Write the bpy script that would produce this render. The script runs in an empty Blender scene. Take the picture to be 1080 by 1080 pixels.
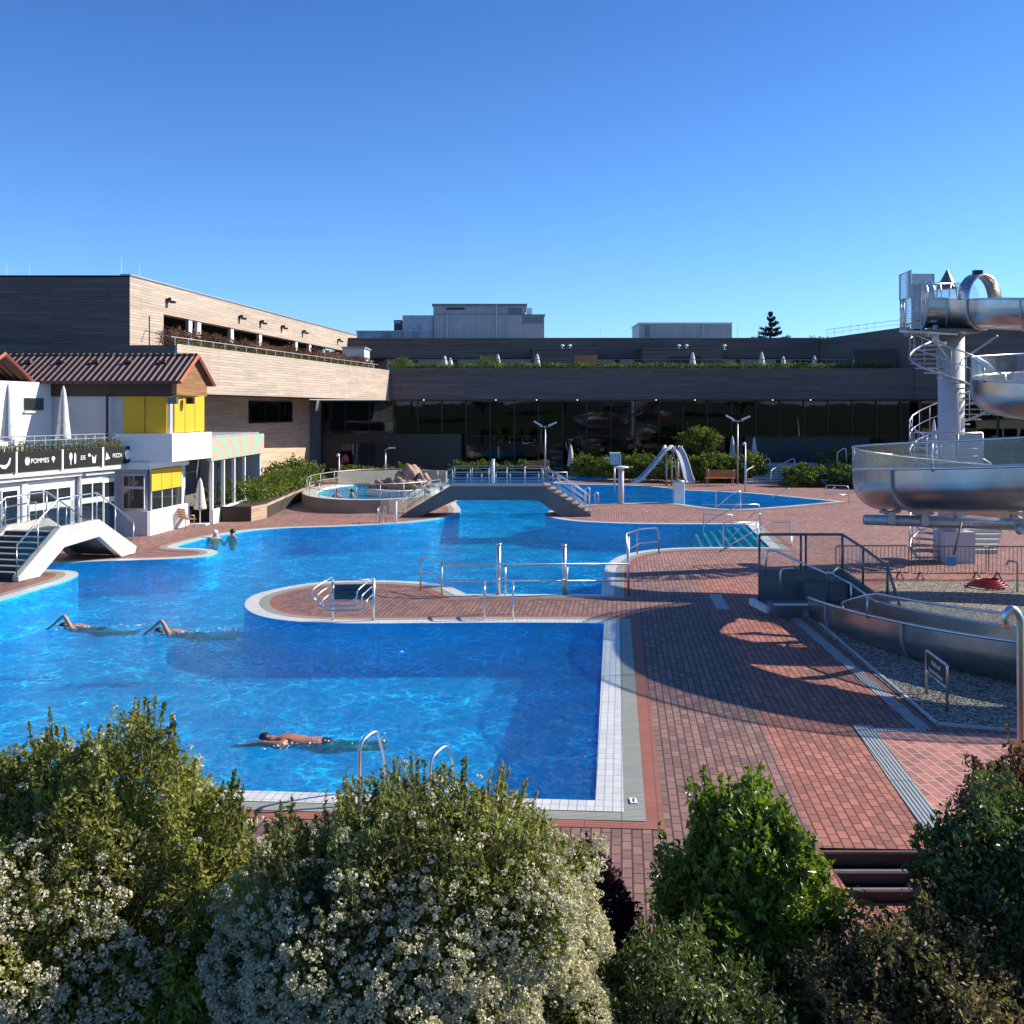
import bpy, bmesh, math, random
import numpy as np
from mathutils import Vector, Matrix
from mathutils.geometry import delaunay_2d_cdt
R = math.radians
random.seed(7); rng = np.random.default_rng(7)
S = bpy.context.scene
C = S.collection
CAMH = 5.6; HOR = 433.0
def G(px, py, z=0.0):
    Y = (CAMH - z) * 1080 / (py - HOR)
    return Vector(((px - 540) / 1080 * Y, Y, z))
def At(px, py, Y):
    return Vector(((px - 540) / 1080 * Y, Y, CAMH - (py - HOR) * Y / 1080))

# ---------------------------------------------------------------- materials
def nm(name):
    m = bpy.data.materials.new(name); m.use_nodes = True
    nt = m.node_tree; b = nt.nodes['Principled BSDF']
    return m, nt, b
def tex_coord(nt, ang=0.0, scale=(1, 1, 1), swap=False):
    tc = nt.nodes.new('ShaderNodeNewGeometry')
    mp = nt.nodes.new('ShaderNodeMapping'); mp.inputs['Rotation'].default_value[2] = ang
    nt.links.new(tc.outputs['Position'], mp.inputs['Vector'])
    if swap == 'wall' or swap == 'yx':
        sp = nt.nodes.new('ShaderNodeSeparateXYZ'); cb = nt.nodes.new('ShaderNodeCombineXYZ')
        nt.links.new(mp.outputs[0], sp.inputs[0])
        if swap == 'yx':
            nt.links.new(sp.outputs[1], cb.inputs[0]); nt.links.new(sp.outputs[0], cb.inputs[1])
        else:
            nt.links.new(sp.outputs[0], cb.inputs[0]); nt.links.new(sp.outputs[2], cb.inputs[1])
        out = cb.outputs[0]
    else:
        out = mp.outputs[0]
    m2 = nt.nodes.new('ShaderNodeMapping'); m2.inputs['Scale'].default_value = scale
    nt.links.new(out, m2.inputs['Vector'])
    return m2.outputs[0]
def noise(nt, vec, scale, detail=4, rough=0.55, dist=0.0):
    n = nt.nodes.new('ShaderNodeTexNoise'); n.inputs['Scale'].default_value = scale
    n.inputs['Detail'].default_value = detail; n.inputs['Roughness'].default_value = rough
    n.inputs['Distortion'].default_value = dist
    nt.links.new(vec, n.inputs['Vector']); return n.outputs['Fac']
def ramp(nt, fac, stops):
    r = nt.nodes.new('ShaderNodeValToRGB'); e = r.color_ramp.elements
    while len(e) < len(stops): e.new(0.5)
    for k, (p, c) in enumerate(stops):
        e[k].position = p; e[k].color = (*c, 1) if len(c) == 3 else c
    nt.links.new(fac, r.inputs[0]); return r.outputs[0]
def mixc(nt, fac, a, b, mode='MIX'):
    m = nt.nodes.new('ShaderNodeMixRGB'); m.blend_type = mode
    if isinstance(fac, (int, float)): m.inputs[0].default_value = fac
    else: nt.links.new(fac, m.inputs[0])
    for k, v in ((1, a), (2, b)):
        if isinstance(v, tuple): m.inputs[k].default_value = (*v[:3], 1)
        else: nt.links.new(v, m.inputs[k])
    return m.outputs[0]
def math_(nt, op, a, b=None, clamp=False):
    m = nt.nodes.new('ShaderNodeMath'); m.operation = op; m.use_clamp = clamp
    for k, v in ((0, a), (1, b)):
        if v is None: continue
        if isinstance(v, (int, float)): m.inputs[k].default_value = v
        else: nt.links.new(v, m.inputs[k])
    return m.outputs[0]
def bump(nt, h, strength=0.3, dist=0.02, normal=None):
    b = nt.nodes.new('ShaderNodeBump'); b.inputs['Strength'].default_value = strength
    b.inputs['Distance'].default_value = dist
    nt.links.new(h, b.inputs['Height'])
    if normal is not None: nt.links.new(normal, b.inputs['Normal'])
    return b.outputs[0]
def plain(name, col, rough=0.6, metal=0.0, var=0.15, nscale=3.0, bmp=0.1, spec=0.5, alpha=None):
    m, nt, b = nm(name)
    v = tex_coord(nt)
    f = noise(nt, v, nscale, 5, 0.6)
    lo = tuple(c * (1 - var) for c in col); hi = tuple(min(1, c * (1 + var)) for c in col)
    c = ramp(nt, f, [(0.3, lo), (0.7, hi)])
    nt.links.new(c, b.inputs['Base Color'])
    b.inputs['Roughness'].default_value = rough; b.inputs['Metallic'].default_value = metal
    b.inputs['Specular IOR Level'].default_value = spec
    if bmp: nt.links.new(bump(nt, noise(nt, v, nscale * 12, 3), bmp, 0.01), b.inputs['Normal'])
    return m
def cladding(name, c1, c2, ang, row=0.13, length=2.4, rough=0.75):
    """long thin horizontal boards, each with its own tone"""
    m, nt, b = nm(name)
    v = tex_coord(nt, ang, (1, 1, 1), 'wall')
    br = nt.nodes.new('ShaderNodeTexBrick'); br.offset = 0.37; br.squash = 1
    nt.links.new(v, br.inputs['Vector'])
    br.inputs['Scale'].default_value = 1; br.inputs['Brick Width'].default_value = length
    br.inputs['Row Height'].default_value = row; br.inputs['Mortar Size'].default_value = row * 0.05
    br.inputs['Color1'].default_value = (*c1, 1); br.inputs['Color2'].default_value = (*c2, 1)
    br.inputs['Mortar'].default_value = (*[x * 0.35 for x in c1], 1); br.inputs['Bias'].default_value = -0.1
    v2 = tex_coord(nt, ang, (0.35, 6, 1), 'wall')
    n = noise(nt, v2, 2.0, 5, 0.6)
    c = mixc(nt, 0.6, br.outputs['Color'], ramp(nt, n, [(0.3, (0.66, 0.66, 0.66)), (0.7, (1.22, 1.22, 1.22))]), 'MULTIPLY')
    v3 = tex_coord(nt, ang, (0.12, 0.5, 1), 'wall')
    n3 = noise(nt, v3, 1.0, 3)
    c = mixc(nt, 0.5, c, ramp(nt, n3, [(0.35, (0.8, 0.8, 0.8)), (0.65, (1.1, 1.1, 1.1))]), 'MULTIPLY')
    nt.links.new(c, b.inputs['Base Color']); b.inputs['Roughness'].default_value = rough
    nt.links.new(bump(nt, br.outputs['Fac'], 0.4, -0.01), b.inputs['Normal'])
    return m
DA = R(6.1)
def pavers(name, zones, mortar, bw=0.26, rh=0.135, ang=DA, ms=0.011, far=None):
    """zones: list of (colour, u_from) in the deck frame, u across the rows"""
    m, nt, b = nm(name)
    vv = tex_coord(nt, ang)                       # rotate so that x = u, y = v
    v = tex_coord(nt, ang, (1, 1, 1), 'yx')
    br = nt.nodes.new('ShaderNodeTexBrick'); br.offset = 0.5
    nt.links.new(v, br.inputs['Vector'])
    br.inputs['Scale'].default_value = 1; br.inputs['Brick Width'].default_value = bw
    br.inputs['Row Height'].default_value = rh; br.inputs['Mortar Size'].default_value = ms
    br.inputs['Mortar Smooth'].default_value = 0.2
    br.inputs['Color1'].default_value = (0.68, 0.69, 0.72, 1); br.inputs['Color2'].default_value = (1.25, 1.2, 1.16, 1)
    br.inputs['Mortar'].default_value = (*mortar, 1)
    sp = nt.nodes.new('ShaderNodeSeparateXYZ'); nt.links.new(vv, sp.inputs[0])
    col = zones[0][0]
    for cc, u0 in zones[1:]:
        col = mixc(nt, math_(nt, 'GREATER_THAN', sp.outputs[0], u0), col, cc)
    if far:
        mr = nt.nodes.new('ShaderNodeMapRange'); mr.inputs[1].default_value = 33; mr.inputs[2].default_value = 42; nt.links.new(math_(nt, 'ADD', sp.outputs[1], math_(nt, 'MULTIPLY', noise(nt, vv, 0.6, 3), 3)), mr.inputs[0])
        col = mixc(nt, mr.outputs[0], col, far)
    c = mixc(nt, 1.0, br.outputs['Color'], col, 'MULTIPLY')
    n = noise(nt, vv, 0.35, 5, 0.65); c = mixc(nt, 0.8, c, ramp(nt, n, [(0.3, (0.78, 0.8, 0.84)), (0.7, (1.15, 1.1, 1.08))]), 'MULTIPLY')
    n = noise(nt, vv, 5, 4, 0.7); c = mixc(nt, 0.6, c, ramp(nt, n, [(0.25, (0.75, 0.75, 0.75)), (0.75, (1.2, 1.2, 1.2))]), 'MULTIPLY')
    n = noise(nt, vv, 0.9, 6, 0.7, 0.8); c = mixc(nt, 0.7, c, ramp(nt, n, [(0.27, (0.55, 0.55, 0.58)), (0.40, (1, 1, 1)), (0.72, (1, 1, 1)), (0.8, (1.2, 1.18, 1.15))]), 'MULTIPLY')
    nt.links.new(c, b.inputs['Base Color']); b.inputs['Roughness'].default_value = 0.8
    nt.links.new(bump(nt, br.outputs['Fac'], 0.6, -0.006), b.inputs['Normal'])
    return m
def tiles(name, col, mortar, bw, rh, ang=DA, ms=0.006, rough=0.4, off=0.0):
    m, nt, b = nm(name)
    v = tex_coord(nt, ang)
    br = nt.nodes.new('ShaderNodeTexBrick'); br.offset = off
    nt.links.new(v, br.inputs['Vector'])
    br.inputs['Scale'].default_value = 1; br.inputs['Brick Width'].default_value = bw
    br.inputs['Row Height'].default_value = rh; br.inputs['Mortar Size'].default_value = ms
    br.inputs['Color1'].default_value = (*col, 1); br.inputs['Color2'].default_value = (*[x * 0.88 for x in col], 1)
    br.inputs['Mortar'].default_value = (*mortar, 1)
    n = noise(nt, v, 1.7, 5, 0.7)
    c = mixc(nt, 0.6, br.outputs['Color'], ramp(nt, n, [(0.25, (0.75, 0.74, 0.7)), (0.6, (1.05, 1.05, 1.05))]), 'MULTIPLY')
    nt.links.new(c, b.inputs['Base Color']); b.inputs['Roughness'].default_value = rough
    nt.links.new(bump(nt, br.outputs['Fac'], 0.4, -0.004), b.inputs['Normal'])
    return m
M = {}
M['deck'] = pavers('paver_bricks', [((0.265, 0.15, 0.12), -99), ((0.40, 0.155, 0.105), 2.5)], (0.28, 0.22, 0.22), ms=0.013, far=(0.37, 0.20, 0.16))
M['deck_far'] = pavers('paver_bricks_light_joints', [((0.42, 0.17, 0.13), -99)], (1.3, 2.3, 2.3), 0.30, 0.17, R(-4), 0.014)
M['coping'] = tiles('white_coping_tiles', (0.72, 0.71, 0.66), (0.28, 0.28, 0.27), 0.125, 0.25)
M['grate'] = tiles('overflow_grate', (0.40, 0.41, 0.33), (0.16, 0.17, 0.14), 4.0, 0.05, ms=0.01, rough=0.6)
M['rededge'] = tiles('red_edge_bricks', (0.38, 0.13, 0.085), (0.14, 0.07, 0.055), 0.5, 0.075, ms=0.007, rough=0.75)
M['drain'] = tiles('drain_channel_slots', (0.42, 0.46, 0.46), (0.05, 0.05, 0.05), 4.0, 0.06, ang=DA + R(90), ms=0.012, rough=0.45)
M['white'] = plain('white_stucco', (0.74, 0.74, 0.71), 0.85, var=0.06, nscale=1.5)
M['grey_wall'] = plain('grey_stucco', (0.5, 0.51, 0.53), 0.85, var=0.07, nscale=1.2)
M['concrete'] = plain('pale_concrete', (0.5, 0.48, 0.44), 0.85, var=0.14, nscale=1.6, bmp=0.25)
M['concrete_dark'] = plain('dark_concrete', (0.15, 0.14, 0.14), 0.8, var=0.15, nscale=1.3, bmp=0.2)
M['dark_panel'] = plain('dark_teal_panel', (0.018, 0.026, 0.03), 0.35, var=0.1, nscale=0.6, bmp=0)
M['black'] = plain('black_frame', (0.012, 0.012, 0.014), 0.4, var=0.1, bmp=0)
M['banner'] = plain('black_banner', (0.008, 0.008, 0.009), 0.9, var=0.1, bmp=0)
M['letter'] = plain('white_print', (0.8, 0.8, 0.78), 0.6, var=0.02, bmp=0)
M['frame_white'] = plain('white_window_frame', (0.82, 0.82, 0.8), 0.4, var=0.03, bmp=0)
M['yellow'] = plain('yellow_blind', (0.66, 0.39, 0.01), 0.65, var=0.06, nscale=0.8, bmp=0.05)
M['steel'] = plain('polished_steel', (0.68, 0.68, 0.69), 0.33, 1.0, var=0.08, nscale=4, bmp=0.02)
M['steel_dull'] = plain('galvanised_steel', (0.45, 0.46, 0.48), 0.5, 0.8, var=0.12, nscale=6, bmp=0.05)
M['steel_dark'] = plain('dark_grey_steel', (0.15, 0.17, 0.175), 0.4, 0.4, var=0.15, nscale=3, bmp=0.03)
M['white_metal'] = plain('white_painted_metal', (0.75, 0.75, 0.73), 0.4, var=0.06, bmp=0)
M['col_grey'] = plain('pale_grey_column', (0.5, 0.5, 0.52), 0.6, var=0.08, nscale=1)
M['wood_orange'] = plain('orange_wood_slats', (0.42, 0.17, 0.055), 0.55, var=0.25, nscale=5)
M['wood_brown'] = plain('brown_wood', (0.12, 0.07, 0.045), 0.6, var=0.25, nscale=4)
M['wood_dark'] = plain('dark_fascia_wood', (0.055, 0.028, 0.02), 0.6, var=0.2, nscale=3)
M['soil'] = plain('dark_soil', (0.05, 0.038, 0.028), 0.95, var=0.4, nscale=6, bmp=0.5)
M['fabric'] = plain('umbrella_canvas', (0.62, 0.61, 0.57), 0.9, var=0.1, nscale=5)
M['rock'] = plain('pink_brown_rock', (0.36, 0.24, 0.18), 0.85, var=0.35, nscale=2.5, bmp=0.6)
M['tan_wall'] = plain('tan_basin_wall', (0.46, 0.36, 0.26), 0.8, var=0.1, nscale=1)
M['basin_wall'] = plain('brown_concrete_wall', (0.30, 0.24, 0.19), 0.8, var=0.12, nscale=1)
M['bark'] = plain('bark', (0.10, 0.07, 0.05), 0.9, var=0.3, nscale=8, bmp=0.5)
M['skin'] = plain('skin', (0.46, 0.22, 0.14), 0.5, var=0.08, nscale=5, bmp=0)
M['skin_tan'] = plain('tanned_skin', (0.40, 0.16, 0.09), 0.42, var=0.08, nscale=5, bmp=0)
M['hair'] = plain('dark_hair', (0.02, 0.015, 0.012), 0.45, var=0.2, bmp=0.2, nscale=10)
M['swimsuit'] = plain('dark_swimsuit', (0.01, 0.012, 0.02), 0.6, var=0.1, bmp=0)
M['pink'] = plain('pink_shirt', (0.6, 0.06, 0.16), 0.8, var=0.1)
M['hose'] = plain('red_hose', (0.34, 0.02, 0.03), 0.4, var=0.1)
M['blue'] = plain('blue_plastic', (0.05, 0.25, 0.5), 0.35, var=0.1)
M['teal_board'] = plain('grey_green_board', (0.045, 0.075, 0.085), 0.5, var=0.06, bmp=0)
M['sign_black'] = plain('dark_green_sign', (0.012, 0.022, 0.015), 0.45, var=0.1, bmp=0)
M['roofgrey'] = plain('grey_roof_membrane', (0.3, 0.3, 0.31), 0.9, var=0.15, nscale=0.5)
M['teak'] = plain('terracotta', (0.42, 0.12, 0.06), 0.75, var=0.15, nscale=4)
M['grass'] = plain('grass', (0.035, 0.06, 0.018), 0.95, var=0.4, nscale=0.8, bmp=0.5)
M['poolwall'] = tiles('blue_pool_tiles', (0.05, 0.50, 0.86), (0.03, 0.42, 0.78), 0.25, 0.125, rough=0.3)
M['stepstone'] = plain('pale_green_step_stone', (0.85, 0.52, 0.44), 0.6, var=0.06)
M['stepdark'] = plain('dark_blue_step_edge', (0.01, 0.03, 0.1), 0.5, var=0.1)
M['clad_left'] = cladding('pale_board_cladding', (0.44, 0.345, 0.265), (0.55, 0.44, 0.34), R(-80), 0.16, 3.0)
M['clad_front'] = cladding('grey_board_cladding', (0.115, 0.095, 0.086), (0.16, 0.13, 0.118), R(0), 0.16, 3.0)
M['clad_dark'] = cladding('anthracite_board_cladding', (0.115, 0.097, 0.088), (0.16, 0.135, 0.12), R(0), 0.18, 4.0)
M['clad_tan'] = cladding('tan_board_cladding', (0.52, 0.38, 0.26), (0.66, 0.50, 0.35), R(-80), 0.14, 2.5)
M['gable'] = cladding('brown_gable_boards', (0.26, 0.12, 0.04), (0.36, 0.18, 0.06), R(-80), 0.12, 5)
M['planter_wood'] = cladding('planter_boards', (0.13, 0.075, 0.05), (0.2, 0.12, 0.08), R(0), 1.5, 0.16)
M['planter_pale'] = cladding('planter_pale_boards', (0.40, 0.28, 0.19), (0.5, 0.36, 0.25), R(-60), 0.15, 3)
# pale interior of the slide, water-stained
m, nt, b = nm('brushed_stainless_slide'); M['slide'] = m
v = tex_coord(nt, 0, (1, 1, 1)); f = noise(nt, v, 0.9, 5, 0.7, 0.4)
nt.links.new(ramp(nt, f, [(0.3, (0.40, 0.385, 0.37)), (0.7, (0.60, 0.59, 0.58))]), b.inputs['Base Color'])
b.inputs['Metallic'].default_value = 1
nt.links.new(ramp(nt, noise(nt, v, 2.5, 4), [(0.3, (0.27,) * 3), (0.7, (0.36,) * 3)]), b.inputs['Roughness'])
# roof tiles
m, nt, b = nm('dark_red_roof_tiles'); M['rooftile'] = m
v = tex_coord(nt, 0)
w = nt.nodes.new('ShaderNodeTexWave'); w.inputs['Scale'].default_value = 1.1; w.bands_direction = 'X'; nt.links.new(v, w.inputs['Vector'])
w2 = nt.nodes.new('ShaderNodeTexWave'); w2.inputs['Scale'].default_value = 1.05; w2.bands_direction = 'Y'; w2.wave_profile = 'SAW'; nt.links.new(v, w2.inputs['Vector'])
h = math_(nt, 'ADD', w.outputs['Fac'], w2.outputs['Fac'])
nt.links.new(ramp(nt, noise(nt, v, 4, 4), [(0.3, (0.07, 0.032, 0.026)), (0.7, (0.15, 0.06, 0.045))]), b.inputs['Base Color'])
b.inputs['Roughness'].default_value = 0.55
nt.links.new(bump(nt, h, 1.0, 0.12), b.inputs['Normal'])
# gravel
m, nt, b = nm('grey_gravel'); M['gravel'] = m
v = tex_coord(nt, 0); vo = nt.nodes.new('ShaderNodeTexVoronoi'); vo.inputs['Scale'].default_value = 22; nt.links.new(v, vo.inputs['Vector'])
nt.links.new(ramp(nt, vo.outputs['Color'], [(0.1, (0.06, 0.05, 0.04)), (0.5, (0.27, 0.22, 0.17)), (0.9, (0.66, 0.57, 0.46))]), b.inputs['Base Color'])
b.inputs['Roughness'].default_value = 0.9
nt.links.new(bump(nt, vo.outputs['Distance'], 1.0, -0.06), b.inputs['Normal'])
# mural, hand painted rays: green and salmon
m, nt, b = nm('painted_ray_mural'); M['mural'] = m
g_ = nt.nodes.new('ShaderNodeNewGeometry'); sp = nt.nodes.new('ShaderNodeSeparateXYZ'); nt.links.new(g_.outputs['Position'], sp.inputs[0])
yy = math_(nt, 'SUBTRACT', math_(nt, 'ADD', sp.outputs[1], math_(nt, 'MULTIPLY', math_(nt, 'POWER', math_(nt, 'SUBTRACT', sp.outputs[2], 3.0), 2.0), 0.8)), 54.5); zz = math_(nt, 'SUBTRACT', sp.outputs[2], 2.0)
an = nt.nodes.new('ShaderNodeMath'); an.operation = 'ARCTAN2'; nt.links.new(math_(nt, 'MULTIPLY', yy, 0.32), an.inputs[0]); nt.links.new(zz, an.inputs[1])
fr = math_(nt, 'SINE', math_(nt, 'MULTIPLY', an.outputs[0], 20.0)); gt = math_(nt, 'GREATER_THAN', fr, 0.0)
nt.links.new(mixc(nt, gt, (0.50, 0.33, 0.24), (0.28, 0.42, 0.30)), b.inputs['Base Color']); b.inputs['Roughness'].default_value = 0.8
# rust-streaked metal for rooftop plant
m, nt, b = nm('weathered_blue_metal'); M['weathered'] = m
v = tex_coord(nt, 0, (1, 1, 0.25)); nt.links.new(ramp(nt, noise(nt, v, 0.8, 6, 0.7), [(0.35, (0.10, 0.13, 0.15)), (0.5, (0.26, 0.34, 0.42)), (0.7, (0.36, 0.45, 0.54))]), b.inputs['Base Color'])
b.inputs['Roughness'].default_value = 0.5
M['corrugated'] = tiles('grey_corrugated_metal', (0.34, 0.35, 0.37), (0.2, 0.2, 0.21), 0.35, 60, ang=0, ms=0.02)
def glassy(name, tint, gloss, rough=0.02, bumpy=0.0, base=(0.9, 0.95, 1.0)):
    """mix of clear (tinted) and mirror: real see-through pane without refraction"""
    m, nt, b = nm(name); nt.nodes.remove(b); out = nt.nodes['Material Output']
    t = nt.nodes.new('ShaderNodeBsdfTransparent'); t.inputs[0].default_value = (*tint, 1)
    g = nt.nodes.new('ShaderNodeBsdfGlossy'); g.inputs['Color'].default_value = (*base, 1); g.inputs['Roughness'].default_value = rough
    lw = nt.nodes.new('ShaderNodeLayerWeight'); lw.inputs['Blend'].default_value = 0.5
    f = math_(nt, 'ADD', math_(nt, 'MULTIPLY', math_(nt, 'POWER', lw.outputs['Facing'], 4.5), 0.7), gloss, True)
    if bumpy:
        nn = bump(nt, noise(nt, tex_coord(nt, 0), 0.35, 2), bumpy, 0.05); nt.links.new(nn, g.inputs['Normal'])
    mx = nt.nodes.new('ShaderNodeMixShader'); nt.links.new(f, mx.inputs[0]); nt.links.new(t.outputs[0], mx.inputs[1]); nt.links.new(g.outputs[0], mx.inputs[2])
    nt.links.new(mx.outputs[0], out.inputs['Surface']); return m
M['facade_glass'] = glassy('facade_glass', (0.22, 0.27, 0.27), 0.05, bumpy=0.12)
M['clear_glass'] = glassy('balustrade_glass', (0.82, 0.87, 0.87), 0.06)
M['window_glass'] = glassy('window_glass', (0.25, 0.28, 0.3), 0.10)
M['acrylic'] = glassy('acrylic_guard', (0.80, 0.84, 0.85), 0.09, 0.25)
M['window_glass2'] = plain('dark_window_pane', (0.02, 0.026, 0.028), 0.06, var=0.3, nscale=1.2, bmp=0, spec=0.9)
# mesh screens
def meshscreen(name, col, sc):
    m, nt, b = nm(name); out = nt.nodes['Material Output']
    b.inputs['Base Color'].default_value = (*col, 1); b.inputs['Metallic'].default_value = 0.7; b.inputs['Roughness'].default_value = 0.5
    v = tex_coord(nt, 0); ck = nt.nodes.new('ShaderNodeTexVoronoi'); ck.inputs['Scale'].default_value = sc; ck.inputs['Randomness'].default_value = 0.0
    nt.links.new(v, ck.inputs['Vector'])
    t = nt.nodes.new('ShaderNodeBsdfTransparent'); mx = nt.nodes.new('ShaderNodeMixShader')
    nt.links.new(math_(nt, 'GREATER_THAN', ck.outputs['Distance'], 0.43), mx.inputs[0])
    nt.links.new(t.outputs[0], mx.inputs[1]); nt.links.new(b.outputs[0], mx.inputs[2]); nt.links.new(mx.outputs[0], out.inputs['Surface'])
    return m
M['mesh'] = meshscreen('perforated_steel_sheet', (0.4, 0.4, 0.42), 16)
# water: clear blue body, chop from bump, mirror by fresnel, caustic light painted into the tint
m, nt, b = nm('pool_water'); M['water'] = m; nt.nodes.remove(b); out = nt.nodes['Material Output']
v = tex_coord(nt, R(12), (1.0, 0.8, 1.0))
h1 = noise(nt, v, 0.8, 3, 0.55, 0.6); h2 = noise(nt, v, 2.2, 4, 0.62, 1.0); h3 = noise(nt, v, 7.0, 4, 0.65, 1.0)
n1 = bump(nt, h1, 1.0, 0.7); n2 = bump(nt, h2, 1.0, 0.75, n1); n3 = bump(nt, h3, 1.0, 0.22, n2)
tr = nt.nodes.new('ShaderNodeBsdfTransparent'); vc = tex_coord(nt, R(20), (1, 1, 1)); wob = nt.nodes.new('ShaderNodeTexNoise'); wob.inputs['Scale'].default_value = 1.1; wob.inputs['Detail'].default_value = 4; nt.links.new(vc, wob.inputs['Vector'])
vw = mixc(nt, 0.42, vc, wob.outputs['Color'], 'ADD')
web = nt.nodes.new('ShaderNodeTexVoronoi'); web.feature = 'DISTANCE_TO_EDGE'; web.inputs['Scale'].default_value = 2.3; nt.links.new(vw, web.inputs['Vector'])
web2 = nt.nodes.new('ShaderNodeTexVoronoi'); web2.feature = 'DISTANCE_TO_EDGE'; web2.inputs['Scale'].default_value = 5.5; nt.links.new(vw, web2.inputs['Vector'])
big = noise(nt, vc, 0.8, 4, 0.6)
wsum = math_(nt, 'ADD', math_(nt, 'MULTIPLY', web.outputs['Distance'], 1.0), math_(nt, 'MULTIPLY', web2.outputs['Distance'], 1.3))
painted_caustics = ramp(nt, wsum, [(0.05, (1, 1, 1)), (0.2, (0.30, 0.30, 0.30)), (0.5, (0.0, 0.0, 0.0))])
painted_caustics = mixc(nt, 1.0, painted_caustics, ramp(nt, big, [(0.42, (0.06, 0.06, 0.06)), (0.64, (1, 1, 1))]), 'MULTIPLY')
nt.links.new(mixc(nt, painted_caustics, (0.10, 1.02, 1.22), (1.5, 3.4, 2.8)), tr.inputs[0])  # bright web in the transmission colour stands in for sunlight focused by ripples
df = nt.nodes.new('ShaderNodeBsdfDiffuse'); df.inputs['Color'].default_value = (0.002, 0.38, 0.80, 1); nt.links.new(n3, df.inputs['Normal'])
gl = nt.nodes.new('ShaderNodeBsdfGlossy'); gl.inputs['Roughness'].default_value = 0.06; nt.links.new(n3, gl.inputs['Normal'])
fr = nt.nodes.new('ShaderNodeFresnel'); fr.inputs['IOR'].default_value = 1.33; nt.links.new(n3, fr.inputs['Normal'])
m1 = nt.nodes.new('ShaderNodeMixShader'); m1.inputs[0].default_value = 0.26; nt.links.new(tr.outputs[0], m1.inputs[1]); nt.links.new(df.outputs[0], m1.inputs[2])
m2 = nt.nodes.new('ShaderNodeMixShader'); nt.links.new(math_(nt, 'MULTIPLY', fr.outputs[0], 0.85), m2.inputs[0]); nt.links.new(m1.outputs[0], m2.inputs[1]); nt.links.new(gl.outputs[0], m2.inputs[2])
nt.links.new(m2.outputs[0], out.inputs['Surface'])
def leafmat(name, lo, hi, trans=0.35, gloss=0.25, rough=0.45):
    m, nt, b = nm(name); out = nt.nodes['Material Output']
    at = nt.nodes.new('ShaderNodeAttribute'); at.attribute_name = 'tone'
    c = ramp(nt, at.outputs['Fac'], [(0.0, lo), (1.0, hi)])
    nt.links.new(c, b.inputs['Base Color']); b.inputs['Roughness'].default_value = rough; b.inputs['Specular IOR Level'].default_value = gloss
    tl = nt.nodes.new('ShaderNodeBsdfTranslucent'); nt.links.new(mixc(nt, 1.0, c, (1.0, 1.25, 0.5), 'MULTIPLY'), tl.inputs[0])
    mx = nt.nodes.new('ShaderNodeMixShader'); mx.inputs[0].default_value = trans
    nt.links.new(b.outputs[0], mx.inputs[1]); nt.links.new(tl.outputs[0], mx.inputs[2]); nt.links.new(mx.outputs[0], out.inputs['Surface'])
    return m
M['leaf_olive'] = leafmat('olive_leaves', (0.13, 0.14, 0.03), (0.42, 0.39, 0.11), trans=0.45, gloss=0.4)
M['leaf_grey'] = leafmat('grey_green_leaves', (0.115, 0.12, 0.036), (0.40, 0.37, 0.14), trans=0.45, gloss=0.4)
M['leaf_bright'] = leafmat('fresh_green_leaves', (0.10, 0.15, 0.018), (0.32, 0.38, 0.05), gloss=0.55, rough=0.35)
M['leaf_dark'] = leafmat('dark_green_leaves', (0.04, 0.065, 0.018), (0.16, 0.19, 0.06), gloss=0.5, rough=0.4)
M['leaf_hedge'] = leafmat('hedge_leaves', (0.06, 0.09, 0.015), (0.22, 0.26, 0.045))
M['leaf_purple'] = leafmat('purple_leaves', (0.035, 0.012, 0.016), (0.11, 0.035, 0.045))
M['leaf_red'] = leafmat('red_brown_leaves', (0.09, 0.035, 0.028), (0.30, 0.14, 0.10))
M['leaf_brown'] = leafmat('brown_green_leaves', (0.08, 0.07, 0.03), (0.25, 0.19, 0.085))
M['conifer'] = leafmat('conifer_needles', (0.012, 0.022, 0.014), (0.035, 0.055, 0.03), 0.15)
M['flower'] = leafmat('white_flowers', (0.46, 0.39, 0.27), (0.84, 0.76, 0.58), 0.25, 0.1, 0.8)
M['flower_tan'] = leafmat('faded_tan_flowers', (0.16, 0.10, 0.06), (0.34, 0.24, 0.15), 0.25, 0.1, 0.8)

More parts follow.
